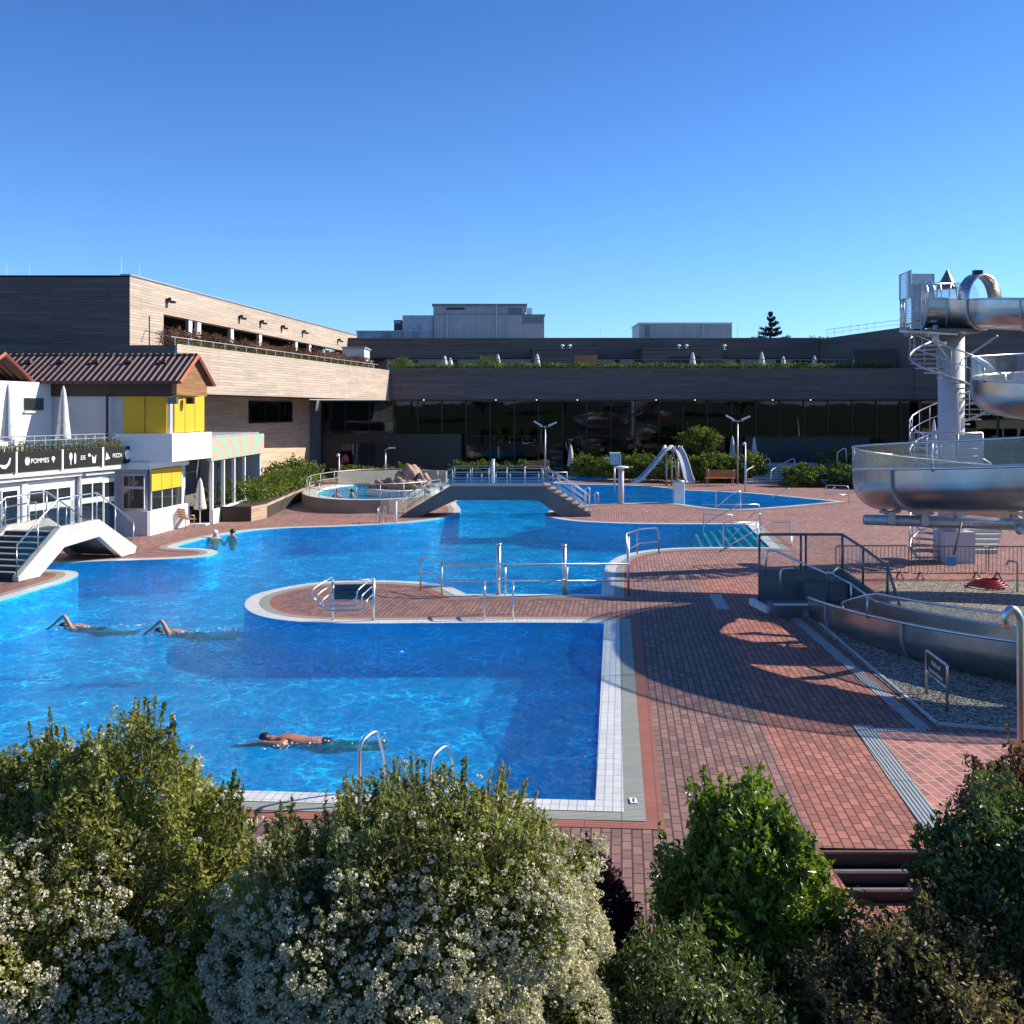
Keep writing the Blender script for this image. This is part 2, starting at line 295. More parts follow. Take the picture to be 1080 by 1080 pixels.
# ---------------------------------------------------------------- object helpers
ORG = {}
def tagp(o, label=None, cat=None, group=None, kind=None):
    if label: o['label'] = label
    if cat: o['category'] = cat
    if group: o['group'] = group
    if kind: o['kind'] = kind
    return o
def thing(name, label, cat, loc=(0, 0, 0), group=None):
    o = bpy.data.objects.new(name, None); C.objects.link(o); o.location = loc
    o.empty_display_size = 0.3
    ORG[o.name] = Vector(loc); return tagp(o, label, cat, group)
class MB:
    def __init__(s): s.v = []; s.f = []
    def add(s, vs, fs):
        n = len(s.v); s.v += [tuple(p) for p in vs]; s.f += [tuple(i + n for i in f) for f in fs]; return s
    def box(s, c, d, rz=0.0):
        x, y, z = [k / 2 for k in d]; ca, sa = math.cos(rz), math.sin(rz)
        vs = []
        for dz in (-z, z):
            for dx, dy in ((-x, -y), (x, -y), (x, y), (-x, y)):
                vs.append((c[0] + dx * ca - dy * sa, c[1] + dx * sa + dy * ca, c[2] + dz))
        return s.add(vs, [(3, 2, 1, 0), (4, 5, 6, 7), (0, 1, 5, 4), (1, 2, 6, 5), (2, 3, 7, 6), (3, 0, 4, 7)])
    def prism(s, pts, z0, z1):
        n = len(pts); z0s = z0 if hasattr(z0, '__len__') else [z0] * n; z1s = z1 if hasattr(z1, '__len__') else [z1] * n
        ar = sum(pts[i][0] * pts[(i + 1) % n][1] - pts[(i + 1) % n][0] * pts[i][1] for i in range(n))
        idx = list(range(n)) if ar > 0 else list(range(n))[::-1]
        vs = [(pts[i][0], pts[i][1], z0s[i]) for i in idx] + [(pts[i][0], pts[i][1], z1s[i]) for i in idx]
        fs = [tuple(range(n))[::-1], tuple(range(n, 2 * n))] + [(i, (i + 1) % n, n + (i + 1) % n, n + i) for i in range(n)]
        return s.add(vs, fs)
    def slab(s, prof, a, b, d):
        """profile (t, z) along line a->b (2D), thickness vector d (2D); extruded"""
        a = Vector(a[:2]); b = Vector(b[:2]); dr = (b - a).normalized(); d = Vector(d[:2])
        n = len(prof)
        v1 = [(*(a + dr * t), z) for t, z in prof]; v2 = [(*(a + dr * t + d), z) for t, z in prof]
        fs = [tuple(range(n)), tuple(range(n, 2 * n))[::-1]] + [((i + 1) % n, i, n + i, n + (i + 1) % n) for i in range(n)]
        return s.add(v1 + v2, fs)
    def wall(s, a, b, z0, z1, th, side=1):
        """vertical wall from a to b (2D); thickness to the left (side=1) or right (-1) of a->b"""
        a = Vector(a[:2]); b = Vector(b[:2]); d = (b - a).normalized(); n = Vector((-d.y, d.x)) * th * side
        return s.prism([a, b, b + n, a + n], z0, z1)
    def tube(s, pts, r, seg=8, closed=False, cap=True):
        pts = [Vector(p) for p in pts]; n = len(pts)
        rs = r if hasattr(r, '__len__') else [r] * n
        prev = None; base = len(s.v); vs = []
        for i, p in enumerate(pts):
            if closed: t = pts[(i + 1) % n] - pts[i - 1]
            else: t = pts[min(i + 1, n - 1)] - pts[max(i - 1, 0)]
            if t.length < 1e-9: t = Vector((0, 0, 1))
            t.normalize()
            if prev is None:
                u = Vector((0, 0, 1)) if abs(t.z) < 0.9 else Vector((1, 0, 0)); u = (u - t * u.dot(t)).normalized()
            else:
                u = prev - t * prev.dot(t)
                u = u.normalized() if u.length > 1e-6 else Vector((1, 0, 0))
            prev = u; w = t.cross(u)
            for k in range(seg):
                a = 2 * math.pi * k / seg; vs.append(p + (u * math.cos(a) + w * math.sin(a)) * rs[i])
        fs = []
        for i in range(n if closed else n - 1):
            j = (i + 1) % n
            for k in range(seg):
                l = (k + 1) % seg; fs.append((i * seg + k, i * seg + l, j * seg + l, j * seg + k))
        if cap and not closed: fs += [tuple(range(seg))[::-1], tuple((n - 1) * seg + k for k in range(seg))]
        return s.add(vs, fs)
    def lathe(s, c, prof, seg=20, sx=1, sy=1):
        vs = []; n = len(prof)
        for r, z in prof:
            for k in range(seg):
                a = 2 * math.pi * k / seg; vs.append((c[0] + r * sx * math.cos(a), c[1] + r * sy * math.sin(a), c[2] + z))
        fs = []
        for i in range(n - 1):
            for k in range(seg):
                l = (k + 1) % seg; fs.append((i * seg + k, i * seg + l, (i + 1) * seg + l, (i + 1) * seg + k))
        fs += [tuple(range(seg))[::-1], tuple((n - 1) * seg + k for k in range(seg))]
        return s.add(vs, fs)
    def build(s, name, mat, parent=None, smooth=False, org=None, label=None):
        me = bpy.data.meshes.new(name)
        o = Vector(org) if org is not None else (ORG[root_of(parent).name] if parent is not None else Vector((0, 0, 0)))
        if parent is None and org is None and s.v:
            a = np.array(s.v); o = Vector(((a[:, 0].min() + a[:, 0].max()) / 2, (a[:, 1].min() + a[:, 1].max()) / 2, a[:, 2].min()))
        me.from_pydata([(p[0] - o.x, p[1] - o.y, p[2] - o.z) for p in s.v], [], s.f)
        if not isinstance(mat, (list, tuple)): mat = [mat]
        for m_ in mat: me.materials.append(m_)
        if smooth:
            me.polygons.foreach_set('use_smooth', [True] * len(me.polygons))
        me.update()
        ob = bpy.data.objects.new(name, me); C.objects.link(ob)
        if parent is not None: ob.parent = parent
        else: ob.location = o; ORG[ob.name] = o
        if label: ob['label'] = label
        return ob
def root_of(o):
    while o.parent is not None: o = o.parent
    return o
def bevel(o, w=0.01, seg=2):
    m = o.modifiers.new('bevel', 'BEVEL'); m.width = w; m.segments = seg; m.limit_method = 'ANGLE'; return o
def dup(root, loc, rz=0.0, label=None, group=None, scale=None):
    def cp(o, parent):
        c = o.copy(); C.objects.link(c); c.parent = parent
        for ch in o.children: cp(ch, c)
        return c
    r = cp(root, None); r.location = loc; r.rotation_euler = (0, 0, rz)
    if scale: r.scale = (scale,) * 3 if not hasattr(scale, '__len__') else scale
    if label: r['label'] = label
    if group: r['group'] = group
    return r
def sheet(name, outline, z, mat, holes=(), label=None, kind='structure'):
    loops = [[Vector(p[:2]) for p in outline]] + [[Vector(p[:2]) for p in h] for h in holes]
    vs = []; es = []; fs = []
    for L in loops:
        b0 = len(vs); vs += L; n = len(L); es += [(b0 + i, b0 + (i + 1) % n) for i in range(n)]
    bm = bmesh.new(); bv = [bm.verts.new((p.x, p.y, z)) for p in vs]
    be = [bm.edges.new((bv[a], bv[b_])) for a, b_ in es]
    bmesh.ops.triangle_fill(bm, use_beauty=True, use_dissolve=False, edges=be, normal=(0, 0, 1))
    for f in bm.faces:
        if f.normal.z < 0: f.normal_flip()
    me = bpy.data.meshes.new(name); bm.to_mesh(me); bm.free(); me.materials.append(mat)
    o = bpy.data.objects.new(name, me); C.objects.link(o); ORG[o.name] = Vector((0, 0, 0))
    if kind: o['kind'] = kind
    if label: o['label'] = label
    return o
def text_mesh(txt, name, mat, parent, origin, xdir, size, label=None, zdir=Vector((0, 0, 1)), depth=0.004, align='CENTER'):
    cu = bpy.data.curves.new(name, 'FONT'); cu.body = txt; cu.size = size; cu.extrude = depth; cu.align_x = align; cu.align_y = 'CENTER'
    tmp = bpy.data.objects.new('tmp', cu); C.objects.link(tmp)
    dg = bpy.context.evaluated_depsgraph_get(); dg.update()
    me = bpy.data.meshes.new_from_object(tmp.evaluated_get(dg)); bpy.data.objects.remove(tmp)
    xd = Vector(xdir).normalized(); zd = zdir.normalized(); nd = xd.cross(zd)
    Mx = Matrix(((xd.x, zd.x, nd.x, 0), (xd.y, zd.y, nd.y, 0), (xd.z, zd.z, nd.z, 0), (0, 0, 0, 1)))
    me.transform(Mx); o0 = Vector(origin) - ORG[root_of(parent).name]
    me.transform(Matrix.Translation(o0)); me.materials.clear(); me.materials.append(mat)
    ob = bpy.data.objects.new(name, me); C.objects.link(ob); ob.parent = parent
    if label: ob['label'] = label
    return ob
def catmull(pts, n=8, closed=False):
    pts = [Vector(p) for p in pts]; out = []; N = len(pts)
    for i in range(N if closed else N - 1):
        if closed: p0, p1, p2, p3 = pts[i - 1], pts[i], pts[(i + 1) % N], pts[(i + 2) % N]
        else: p0, p1, p2, p3 = pts[max(i - 1, 0)], pts[i], pts[i + 1], pts[min(i + 2, N - 1)]
        for k in range(n):
            t = k / n
            out.append(0.5 * ((2 * p1) + (-p0 + p2) * t + (2 * p0 - 5 * p1 + 4 * p2 - p3) * t * t + (-p0 + 3 * p1 - 3 * p2 + p3) * t ** 3))
    if not closed: out.append(pts[-1])
    return out
def fillet(pts, r=0.12, n=4):
    """round the inner corners of a polyline"""
    pts = [Vector(p) for p in pts]; out = [pts[0]]
    for i in range(1, len(pts) - 1):
        a = pts[i - 1] - pts[i]; b_ = pts[i + 1] - pts[i]; rr = min(r, a.length * 0.45, b_.length * 0.45)
        A = pts[i] + a.normalized() * rr; B = pts[i] + b_.normalized() * rr
        for k in range(n + 1):
            t = k / n; out.append(A * (1 - t) ** 2 + pts[i] * 2 * t * (1 - t) + B * t * t)
    out.append(pts[-1]); return out
# leaves -------------------------------------------------------------------
def leaf_mesh(name, P, N, size, aspect, mat, parent, updir=0.4, tone=None, label=None, kind=None):
    """P points, N outward normals -> one bent leaf (two triangles folded on the rib) each"""
    n = len(P); d = rng.normal(size=(n, 3)); d += N * 0.8; d[:, 2] += updir
    d /= np.linalg.norm(d, axis=1)[:, None] + 1e-9
    q = rng.normal(size=(n, 3)) * 0.6 + N
    side = np.cross(d, q); side /= np.linalg.norm(side, axis=1)[:, None] + 1e-9
    nn = np.cross(side, d)
    L = (size * rng.uniform(0.65, 1.35, n))[:, None]; W = L * aspect
    V = np.empty((n, 4, 3)); V[:, 0] = P - d * L * 0.5
    V[:, 1] = P + side * W * 0.5 + nn * W * 0.2; V[:, 2] = P + d * L * 0.5 - nn * L * 0.12; V[:, 3] = P - side * W * 0.5 + nn * W * 0.2
    o = ORG[root_of(parent).name] if parent is not None else Vector((0, 0, 0))
    V = V - np.array([o.x, o.y, o.z])
    me = bpy.data.meshes.new(name); me.vertices.add(4 * n); me.vertices.foreach_set('co', V.reshape(-1).astype(np.float32))
    idx = np.arange(4 * n).reshape(n, 4); tri = np.concatenate([idx[:, [0, 1, 2]], idx[:, [0, 2, 3]]], 1).reshape(-1)
    me.loops.add(6 * n); me.loops.foreach_set('vertex_index', tri.astype(np.int32))
    me.polygons.add(2 * n); me.polygons.foreach_set('loop_start', np.arange(0, 6 * n, 3, dtype=np.int32))
    me.polygons.foreach_set('loop_total', np.full(2 * n, 3, dtype=np.int32))
    me.update(calc_edges=True)
    at = me.attributes.new('tone', 'FLOAT', 'POINT')
    t = rng.uniform(0, 1, n) if tone is None else np.clip(tone + rng.normal(0, 0.18, n), 0, 1)
    at.data.foreach_set('value', np.repeat(t, 4).astype(np.float32))
    me.materials.append(mat)
    ob = bpy.data.objects.new(name, me); C.objects.link(ob)
    if parent is not None: ob.parent = parent
    if label: ob['label'] = label
    if kind: ob['kind'] = kind
    return ob
def shell(blobs, n, rmin=0.7, lump=0.16, zmin=None, seed=None):
    """points and normals in the outer shell of a union of ellipsoids [(c, r)]"""
    vol = np.array([b_[1][0] * b_[1][1] + b_[1][1] * b_[1][2] + b_[1][0] * b_[1][2] for b_ in blobs]); vol = vol / vol.sum()
    Ps, Ns = [], []
    for bi_, ((c, r), w) in enumerate(zip(blobs, vol)):
        k = int(n * w * 1.5) + 4
        d = rng.normal(size=(k, 3)); d /= np.linalg.norm(d, axis=1)[:, None]
        ph = (np.random.default_rng(seed * 31 + bi_) if seed is not None else rng).uniform(0, 6.28, 6)
        l = 1 + lump * (np.sin(d[:, 0] * 7 + ph[0]) * np.sin(d[:, 1] * 6 + ph[1]) + 0.6 * np.sin(d[:, 2] * 11 + ph[2] + d[:, 0] * 5) + 0.5 * np.sin(d[:, 0] * 17 + ph[3]) * np.sin(d[:, 2] * 15 + ph[4]))
        rr = l * rng.uniform(rmin, 1.0, k) ** 0.6
        P = np.array(c) + d * np.array(r) * rr[:, None]
        keep = np.ones(k, bool)
        for (c2, r2) in blobs:
            if c2 is c: continue
            keep &= (((P - np.array(c2)) / np.array(r2)) ** 2).sum(1) > 0.55
        if zmin is not None: keep &= P[:, 2] > zmin
        Nn = d / np.array(r); Nn /= np.linalg.norm(Nn, axis=1)[:, None]
        Ps.append(P[keep]); Ns.append(Nn[keep])
    P = np.concatenate(Ps); N = np.concatenate(Ns)
    i = rng.permutation(len(P))[:n]; return P[i], N[i]
def shoots(blobs, n, h, per, spread=0.03, seed=None, lump=.16):
    """upright twigs with leaves along them, rising from the top of the blobs"""
    Ps, Ns, L = [], [], []
    B, Nn = shell(blobs, n * 6, 0.95, lump, None, seed); top = np.where(Nn[:, 2] > 0.35)[0]
    top = top[rng.permutation(len(top))[:n]]
    for i in top:
        p = B[i] - Nn[i] * 0.12; d = Nn[i] * 0.35 + np.array([rng.normal(0, .12), rng.normal(0, .12), 1.0]); d /= np.linalg.norm(d)
        hh = h * rng.uniform(0.4, 1.2); t = rng.uniform(0, 1, per)
        q = rng.normal(size=(per, 3)); q /= np.linalg.norm(q, axis=1)[:, None]
        Ps.append(p + d * (t * hh)[:, None] + q * (spread * (1.15 - t))[:, None]); Ns.append(q * 0.6 + d)
        L.append((p, p + d * hh))
    return np.concatenate(Ps), np.concatenate(Ns), L
# ================================================================ SETTING
WZ = -0.04
poolpx = [(628, 845, 1), (637, 658, 1), (600, 657, 0), (500, 657, 0), (400, 658, 0), (340, 657.5, 0), (300, 655, 0), (272, 650, 0), (258, 642, 0), (258, 634, 0), (268, 627, 0),
          (300, 619, 0), (345, 613, 0), (400, 612, 0), (448, 614, 0), (474, 618, 0), (492, 627, 1), (634, 627, 1), (636, 604, 0), (641, 593, 0), (658, 584.5, 0), (690, 579, 0), (740, 577, 0),
          (812, 577.5, 1), (787, 553, 1), (740, 553, 0), (690, 553, 0), (645, 552, 0), (605, 550, 0), (582, 546.5, 0), (572, 543, 0), (580, 538.5, 0), (596, 534.5, 0), (630, 531.5, 0), (690, 530, 0),
          (715, 531, 0), (745, 535.5, 0), (770, 537.5, 0), (805, 536, 0), (882, 529, 1), (830, 524, 0), (790, 520, 0), (740, 518, 0), (712, 516.5, 0), (690, 513, 0), (650, 511.5, 0), (600, 511, 0),
          (580, 509.3, 0), (590, 507.5, 0), (625, 506.5, 0), (650, 505, 0), (645, 503.2, 0), (600, 502, 0), (540, 501.3, 0), (490, 501.8, 0), (474, 504, 0), (470, 510, 0), (474, 522, 0), (482, 532, 0),
          (487, 538, 0), (484, 543, 0), (462, 548, 0), (430, 551.5, 0), (400, 553.5, 0), (345, 556, 0), (300, 557, 0), (260, 560, 0), (222, 566.5, 0), (196, 573, 0), (182, 578, 0), (215, 578.5, 0), (232, 581.5, 0), (226, 586, 0),
          (200, 589, 0), (150, 591, 0), (90, 592.5, 0), (30, 596, 0), (28, 601, 0), (58, 601, 0), (80, 602.5, 0), (84, 606, 0), (74, 612, 0), (40, 622, 0), (0, 634, 0), (-120, 668, 0), (-330, 720, 1), (-330, 818, 1)]
def smoothed(P, it=2):
    pts = [(G(a, b_), c) for a, b_, c in P]
    for _ in range(it):
        out = []; n = len(pts)
        for i in range(n):
            p, s_ = pts[i]
            if s_: out.append((p, 1)); continue
            a = pts[i - 1][0]; c = pts[(i + 1) % n][0]
            out.append((p.lerp(a, 0.25), 0)); out.append((p.lerp(c, 0.25), 0))
        pts = out
    return [p for p, _ in pts]
pool = smoothed(poolpx)
area = sum(pool[i].x * pool[(i + 1) % len(pool)].y - pool[(i + 1) % len(pool)].x * pool[i].y for i in range(len(pool)))
if area < 0: pool = pool[::-1]
def offs(P, d):
    n = len(P); out = []
    for i in range(n):
        e1 = (P[i] - P[i - 1]).normalized(); e2 = (P[(i + 1) % n] - P[i]).normalized()
        n1 = Vector((e1.y, -e1.x, 0)); n2 = Vector((e2.y, -e2.x, 0)); b_ = n1 + n2
        if b_.length < 1e-4: b_ = n1
        b_.normalize(); k = 1 / max(0.6, b_.dot(n1)); out.append(P[i] + b_ * d * k)
    return out
def ring(name, P, d0, d1, z0, z1, mat):
    A = offs(P, d0); B = offs(P, d1); n = len(P); mb = MB()
    mb.add([(p.x, p.y, z0) for p in A] + [(p.x, p.y, z1) for p in B], [(i, n + i, n + (i + 1) % n, (i + 1) % n) for i in range(n)])
    o = mb.build(name, mat, None, org=(0, 0, 0)); o['kind'] = 'structure'; return o
ring('pool_coping', pool, -0.0, 0.40, 0.012, 0.016, M['coping'])
ring('pool_overflow_grate', pool, 0.38, 0.70, 0.008, 0.012, M['grate'])
ring('pool_edge_bricks', pool, 0.68, 0.95, 0.004, 0.008, M['rededge'])
ring('pool_basin_walls', pool, 0.0, 0.0, -2.2, 0.012, M['poolwall'])
# deck with a notch for the sunken steps in front
notch = [(3.92, 7.0), (3.92, 13.12), (6.3, 13.02), (6.3, 7.0)]
deck_out = [(-75, 7.0)] + notch + [(75, 7.0), (75, 130), (-75, 130)]
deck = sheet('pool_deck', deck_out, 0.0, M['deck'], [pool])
sheet('pool_floor', [(-34, 12), (34, 12), (34, 95), (-34, 95)], -1.3, M['poolwall'])
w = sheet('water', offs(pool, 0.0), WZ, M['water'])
# far ground, a grass field with a hill behind the viewer
g = MB(); xs = [-400, -75, 75, 400]; 
g.add([(-600, -300, -0.6), (600, -300, -0.6), (600, 700, -0.6), (-600, 700, -0.6)], [(0, 1, 2, 3)])
GB = [(-600, -300), (600, -300), (600, 700), (-600, 700)]
sheet('ground', GB, -0.02, M['grass'], [[(-74.5, 6.5), (74.5, 6.5), (74.5, 129.5), (-74.5, 129.5)]])
hb = MB(); nx, ny = 30, 12; 
for j in range(ny + 1):
    for i in range(nx + 1):
        x = -150 + 300 * i / nx; y = -20 - 110 * j / ny; z = 9.0 * (1 - math.exp(-j / 4)) + 0.8 * math.sin(x * .05) * min(1, j / 4); hb.v.append((x, y, z - 0.3))
for j in range(ny):
    for i in range(nx):
        a = j * (nx + 1) + i; hb.f.append((a, a + nx + 1, a + nx + 2, a + 1))
hill = hb.build('hill', M['grass'], None, True, org=(0, 0, 0)); hill['kind'] = 'structure'
# planted bed under the shrubs (soil), in front of the deck
sheet('soil', [(-12, 2.5), (12, 2.5), (12, 8.6), (6.3, 8.6), (6.3, 7.4), (3.92, 7.4), (3.92, 10.2), (0, 10.6), (-2, 12.2), (-12, 12.5)], 0.02, M['soil'])
# sunken area
low = sheet('lower_path', [(3.92, 7.5), (6.3, 7.5), (6.3, 12.8), (3.92, 12.8)], -0.51, M['deck'])
mb = MB(); mb.wall((3.92, 7.4), (3.92, 13.12), -0.55, -0.001, 0.12, 1); mb.wall((6.3, 7.4), (6.3, 13.02), -0.55, -0.001, 0.12, -1)
mb.wall((3.8, 7.4), (6.42, 7.4), -0.6, 0.3, 0.15, -1)
o = mb.build('retaining_kerb', M['concrete_dark'], None); o['kind'] = 'structure'
st = thing('garden_steps', 'short flight of dark steps with timber edges dropping from the deck towards the shrubs', 'steps', (5.1, 12.9, -0.5))
for k in range(3):
    z1 = -0.17 * k; y0 = 13.1 - 0.13 * k
    mb = MB().box((5.11, y0 - 0.02 - 0.055, z1 - 0.085 - 0.004), (2.36, 0.11, 0.158)); rb = mb.build('riser', M['black'], st)
    mb = MB().box((5.11, y0 - 0.12, z1 - 0.012 if k else -0.001), (2.36, 0.05, 0.03)); mb.build('timber_edge', M['steel_dull'] if k else M['wood_brown'], st)
# gravel bed on the right, with a pale kerb and drains
grav = [G(850, 652), G(985, 765), G(1082, 772), G(1500, 800), G(1500, 612), G(940, 614), G(905, 640)]
sheet('gravel', grav, 0.022, M['gravel'])
def strip(name, pts, w, z, mat):
    mb = MB(); pts = [Vector(p) for p in pts]; n = len(pts)
    for i in range(n - 1):
        d = (pts[i + 1] - pts[i]).normalized(); s_ = Vector((-d.y, d.x, 0)) * w / 2
        mb.add([(*(pts[i] - s_)[:2], z), (*(pts[i + 1] - s_)[:2], z), (*(pts[i + 1] + s_)[:2], z), (*(pts[i] + s_)[:2], z)], [(0, 1, 2, 3)])
    o = mb.build(name, mat, None, org=(0, 0, 0)); o['kind'] = 'structure'
    for p in o.data.polygons:
        if p.normal.z < 0: p.flip()
    return o
kb = MB(); a, c = G(852, 648), G(987, 765)
for p, q in ((a, c), (c, G(1084, 773)), (G(1084, 773), G(1500, 801))):
    kb.wall(p, q, 0.0, 0.045, 0.06, 1)
o = kb.build('gravel_kerb', M['concrete'], None); o['kind'] = 'structure'
strip('drain_channel', [G(838, 652), G(975, 770)], 0.26, 0.010, M['drain'])
strip('drain_channel', [G(909, 765), G(992, 882)], 0.34, 0.010, M['drain'])
strip('drain_channel', [G(918, 770), G(975, 771)], 0.20, 0.014, M['drain'])
strip('drain_channel', [G(754, 627), G(763, 643)], 0.35, 0.010, M['drain'])
strip('deck_border', [G(846, 651), G(983, 768)], 0.22, 0.007, M['rededge'])
sheet('side_path', [G(917, 771.5), G(985, 772), G(1082, 776), G(1300, 790), G(1300, 900), G(1004, 884)], 0.006, M['deck_far'])
# submerged steps at the right end of the middle pool
sp_ = thing('pool_entry_steps', 'wide submerged pale steps with dark edges at the right end of the pool', 'pool steps', (7, 46, -1.7))
fA, fB = G(811, 577.2), G(787, 553.4)          # right edge, near and far
for k in range(7):
    off = 0.38 * k; zt = -0.055 - 0.07 * k
    A = Vector((fA.x - off - 0.38, fA.y, 0)); B = Vector((fB.x - off - 0.38, fB.y, 0)); d = (B - A)
    mb = MB(); mb.prism([(A.x, A.y), (A.x + 0.38, A.y), (B.x + 0.38, B.y), (B.x, B.y)], -1.7, zt); mb.build('step', M['stepstone'], sp_)
    mb = MB(); mb.prism([(A.x - 0.004, A.y + .01), (A.x + 0.13, A.y + .01), (B.x + 0.13, B.y - .01), (B.x - 0.004, B.y - .01)], zt - 0.05, zt + 0.006); mb.build('step_edge', M['stepdark'], sp_)

# ================================================================ MAIN HALL (far building)
FY = 88.0
hall = thing('swimming_hall', 'long dark boarded swimming hall with a tall glass front behind the pools', 'building', (8, FY, 0))
x0, x1 = -11.0, 33.5
ZB, ZT = 6.55, 9.15
MB().box(((x0 + 36) / 2, FY + 6.0, (ZB + ZT) / 2), (36 - x0, 12.0 - 0.0, ZT - ZB)).build('fascia', M['clad_dark'], hall)
MB().box(((x0 + 36) / 2, FY + 0.15, ZT + 0.02), (36 - x0 + .1, 0.4, 0.05)).build('parapet_capping', M['steel_dark'], hall)
# glass front (set back a little), panes and mullions
gx0, gx1 = -16.6, 38.0; npan = 26; pw = (gx1 - gx0) / npan
for k in range(npan):
    xa = gx0 + k * pw; xb = xa + pw; ztop = ZB - 0.05
    if k < 6: zlo = 3.6
    else: zlo = 0.35
    MB().box(((xa + xb) / 2, FY + 1.25, (zlo + 3.35) / 2 if zlo < 1 else (zlo + ztop) / 2), (pw - 0.09, 0.03, (3.35 - zlo) if zlo < 1 else (ztop - zlo))).build('glass_pane', M['facade_glass'], hall)
    if zlo < 1: MB().box(((xa + xb) / 2, FY + 1.25, (3.41 + ztop) / 2), (pw - 0.09, 0.03, ztop - 3.41)).build('glass_pane', M['facade_glass'], hall)
    MB().box((xa, FY + 1.2, ztop / 2), (0.10, 0.2, ztop)).build('mullion', M['black'], hall)
MB().box(((gx0 + gx1) / 2, FY + 1.2, 3.38), (gx1 - gx0, 0.1, 0.05)).build('transom', M['black'], hall)
MB().box(((gx0 + gx1) / 2, FY + 1.2, 0.17), (gx1 - gx0, 0.3, 0.34)).build('plinth', M['concrete_dark'], hall)
# dark panels lower left with a doorway
for xa, xb, za, zb in ((-16.5, -14.9, 0.3, 3.55), (-10.9, -4.4, 0.3, 3.55), (-14.9, -10.9, 2.75, 3.55)):
    MB().box(((xa + xb) / 2, FY + 1.1, (za + zb) / 2), (xb - xa - .01, 0.1, zb - za)).build('dark_panel', M['dark_panel'], hall)
MB().box((-11.4, FY + 1.1, 1.55), (1.0, 0.09, 2.35)).build('door_leaf', M['black'], hall)
MB().box((-14.3, FY + 1.1, 1.55), (1.1, 0.07, 2.35)).build('door_glass', M['window_glass'], hall)
for xa, xb, za, zb in ((20.2, 31.0, 0.3, 3.3),):
    MB().box(((xa + xb) / 2, FY + 0.9, (za + zb) / 2), (xb - xa, 0.2, zb - za)).build('dark_panel', M['dark_panel'], hall)
# interior
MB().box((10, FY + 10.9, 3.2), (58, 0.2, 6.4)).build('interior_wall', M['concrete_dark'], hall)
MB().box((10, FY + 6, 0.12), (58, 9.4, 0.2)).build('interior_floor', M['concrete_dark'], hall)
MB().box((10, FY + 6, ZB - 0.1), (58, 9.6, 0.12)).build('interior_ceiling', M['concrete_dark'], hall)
mb = MB()
for k in range(11):
    x = -14 + 5 * k; MB().tube([(x, FY + 4, 0.2), (x + 0.5, FY + 4, ZB - 0.2)], 0.16, 8).build('interior_column', M['concrete'], hall, True)
em, nt, b = nm('lit_downlight'); b.inputs['Emission Color'].default_value = (1, 0.93, 0.8, 1); b.inputs['Emission Strength'].default_value = 1.2; b.inputs['Base Color'].default_value = (0.8, 0.8, 0.8, 1)
for px in (447, 523, 566, 609, 692, 733, 815, 855):
    p = At(px, 422.5, FY + 0.6); MB().lathe((p.x, p.y, ZB - 0.05), [(0.001, -0.02), (0.05, -0.02), (0.05, 0.05)], 8).build('downlight', em, hall)
# terrace and set back upper storey
MB().box((10, FY + 11.5, ZT - 0.2), (70, 1, 0.1)).build('terrace_slab', M['roofgrey'], hall)
UY = 98.0
upx = [(-16.5, UY), (29.5, UY)]
MB().box(((-17 + 29.4) / 2, UY + 8, 11.55), (46.4, 16, 1.9)).build('upper_fascia', M['clad_dark'], hall)
MB().box(((-17 + 29.4) / 2, UY + 8 - .1, 12.53), (46.6, 16.1, 0.06)).build('roof', M['roofgrey'], hall)
MB().box(((-17 + 29.4) / 2, UY + 5.0, 9.9), (46.0, 8, 1.6)).build('upper_wall', M['black'], hall)
for k in range(11):
    xa = -13 + 3.9 * k
    MB().box((xa + 1.7, UY + 0.95, 9.95), (3.4, 0.05, 1.3)).build('upper_window', M['window_glass2'], hall)
# projecting terrace blocks
for xa, xb, zt in ((1.9, 8.0, 11.35), (12.2, 19.7, 11.35)):
    MB().box(((xa + xb) / 2, UY - 1.2, (9.0 + zt) / 2), (xb - xa, 2.38, zt - 9.0)).build('terrace_block', M['clad_dark'], hall)
    MB().box(((xa + xb) / 2, UY - 1.3, zt + .03), (xb - xa + .3, 2.5, 0.06)).build('block_roof', M['steel_dark'], hall)
MB().box((6.9, UY - 2.45, 10.05), (2.1, 0.08, 1.4)).build('wooden_shutter', M['wood_orange'], hall)
MB().box((16.2, UY - 2.45, 10.05), (2.8, 0.08, 1.2)).build('block_window', M['black'], hall)
mb = MB()
for k in range(60):
    x = x0 + 1 + k * 0.75; mb.box((x, FY + 1.6, 9.6), (0.04, 0.04, 0.95))
mb.box((x0 + 23, FY + 1.6, 10.07), (45, 0.05, 0.05)); mb.box((x0 + 23, FY + 1.6, 9.7), (45, 0.03, 0.03)); mb.build('terrace_railing', M['steel_dark'], hall)
# small roof gear
for px, py in ((385, 0),):
    pass
for px in (593, 601, 716, 724, 764):
    p = At(px, 366, UY - 1); MB().lathe((p.x, p.y, 11.38), [(0.2, 0), (0.05, 0.05), (0.05, 0.3), (0.22, 0.34), (0.14, 0.45), (.03, .5)], 10).build('roof_vent', M['white_metal'], hall)
for px in (538, 633, 778):
    p = At(px, 340, UY + 6); MB().tube([(p.x, p.y, 12.4), (p.x, p.y, 14.6)], [0.03, 0.012], 5).build('lightning_rod', M['steel_dull'], hall)

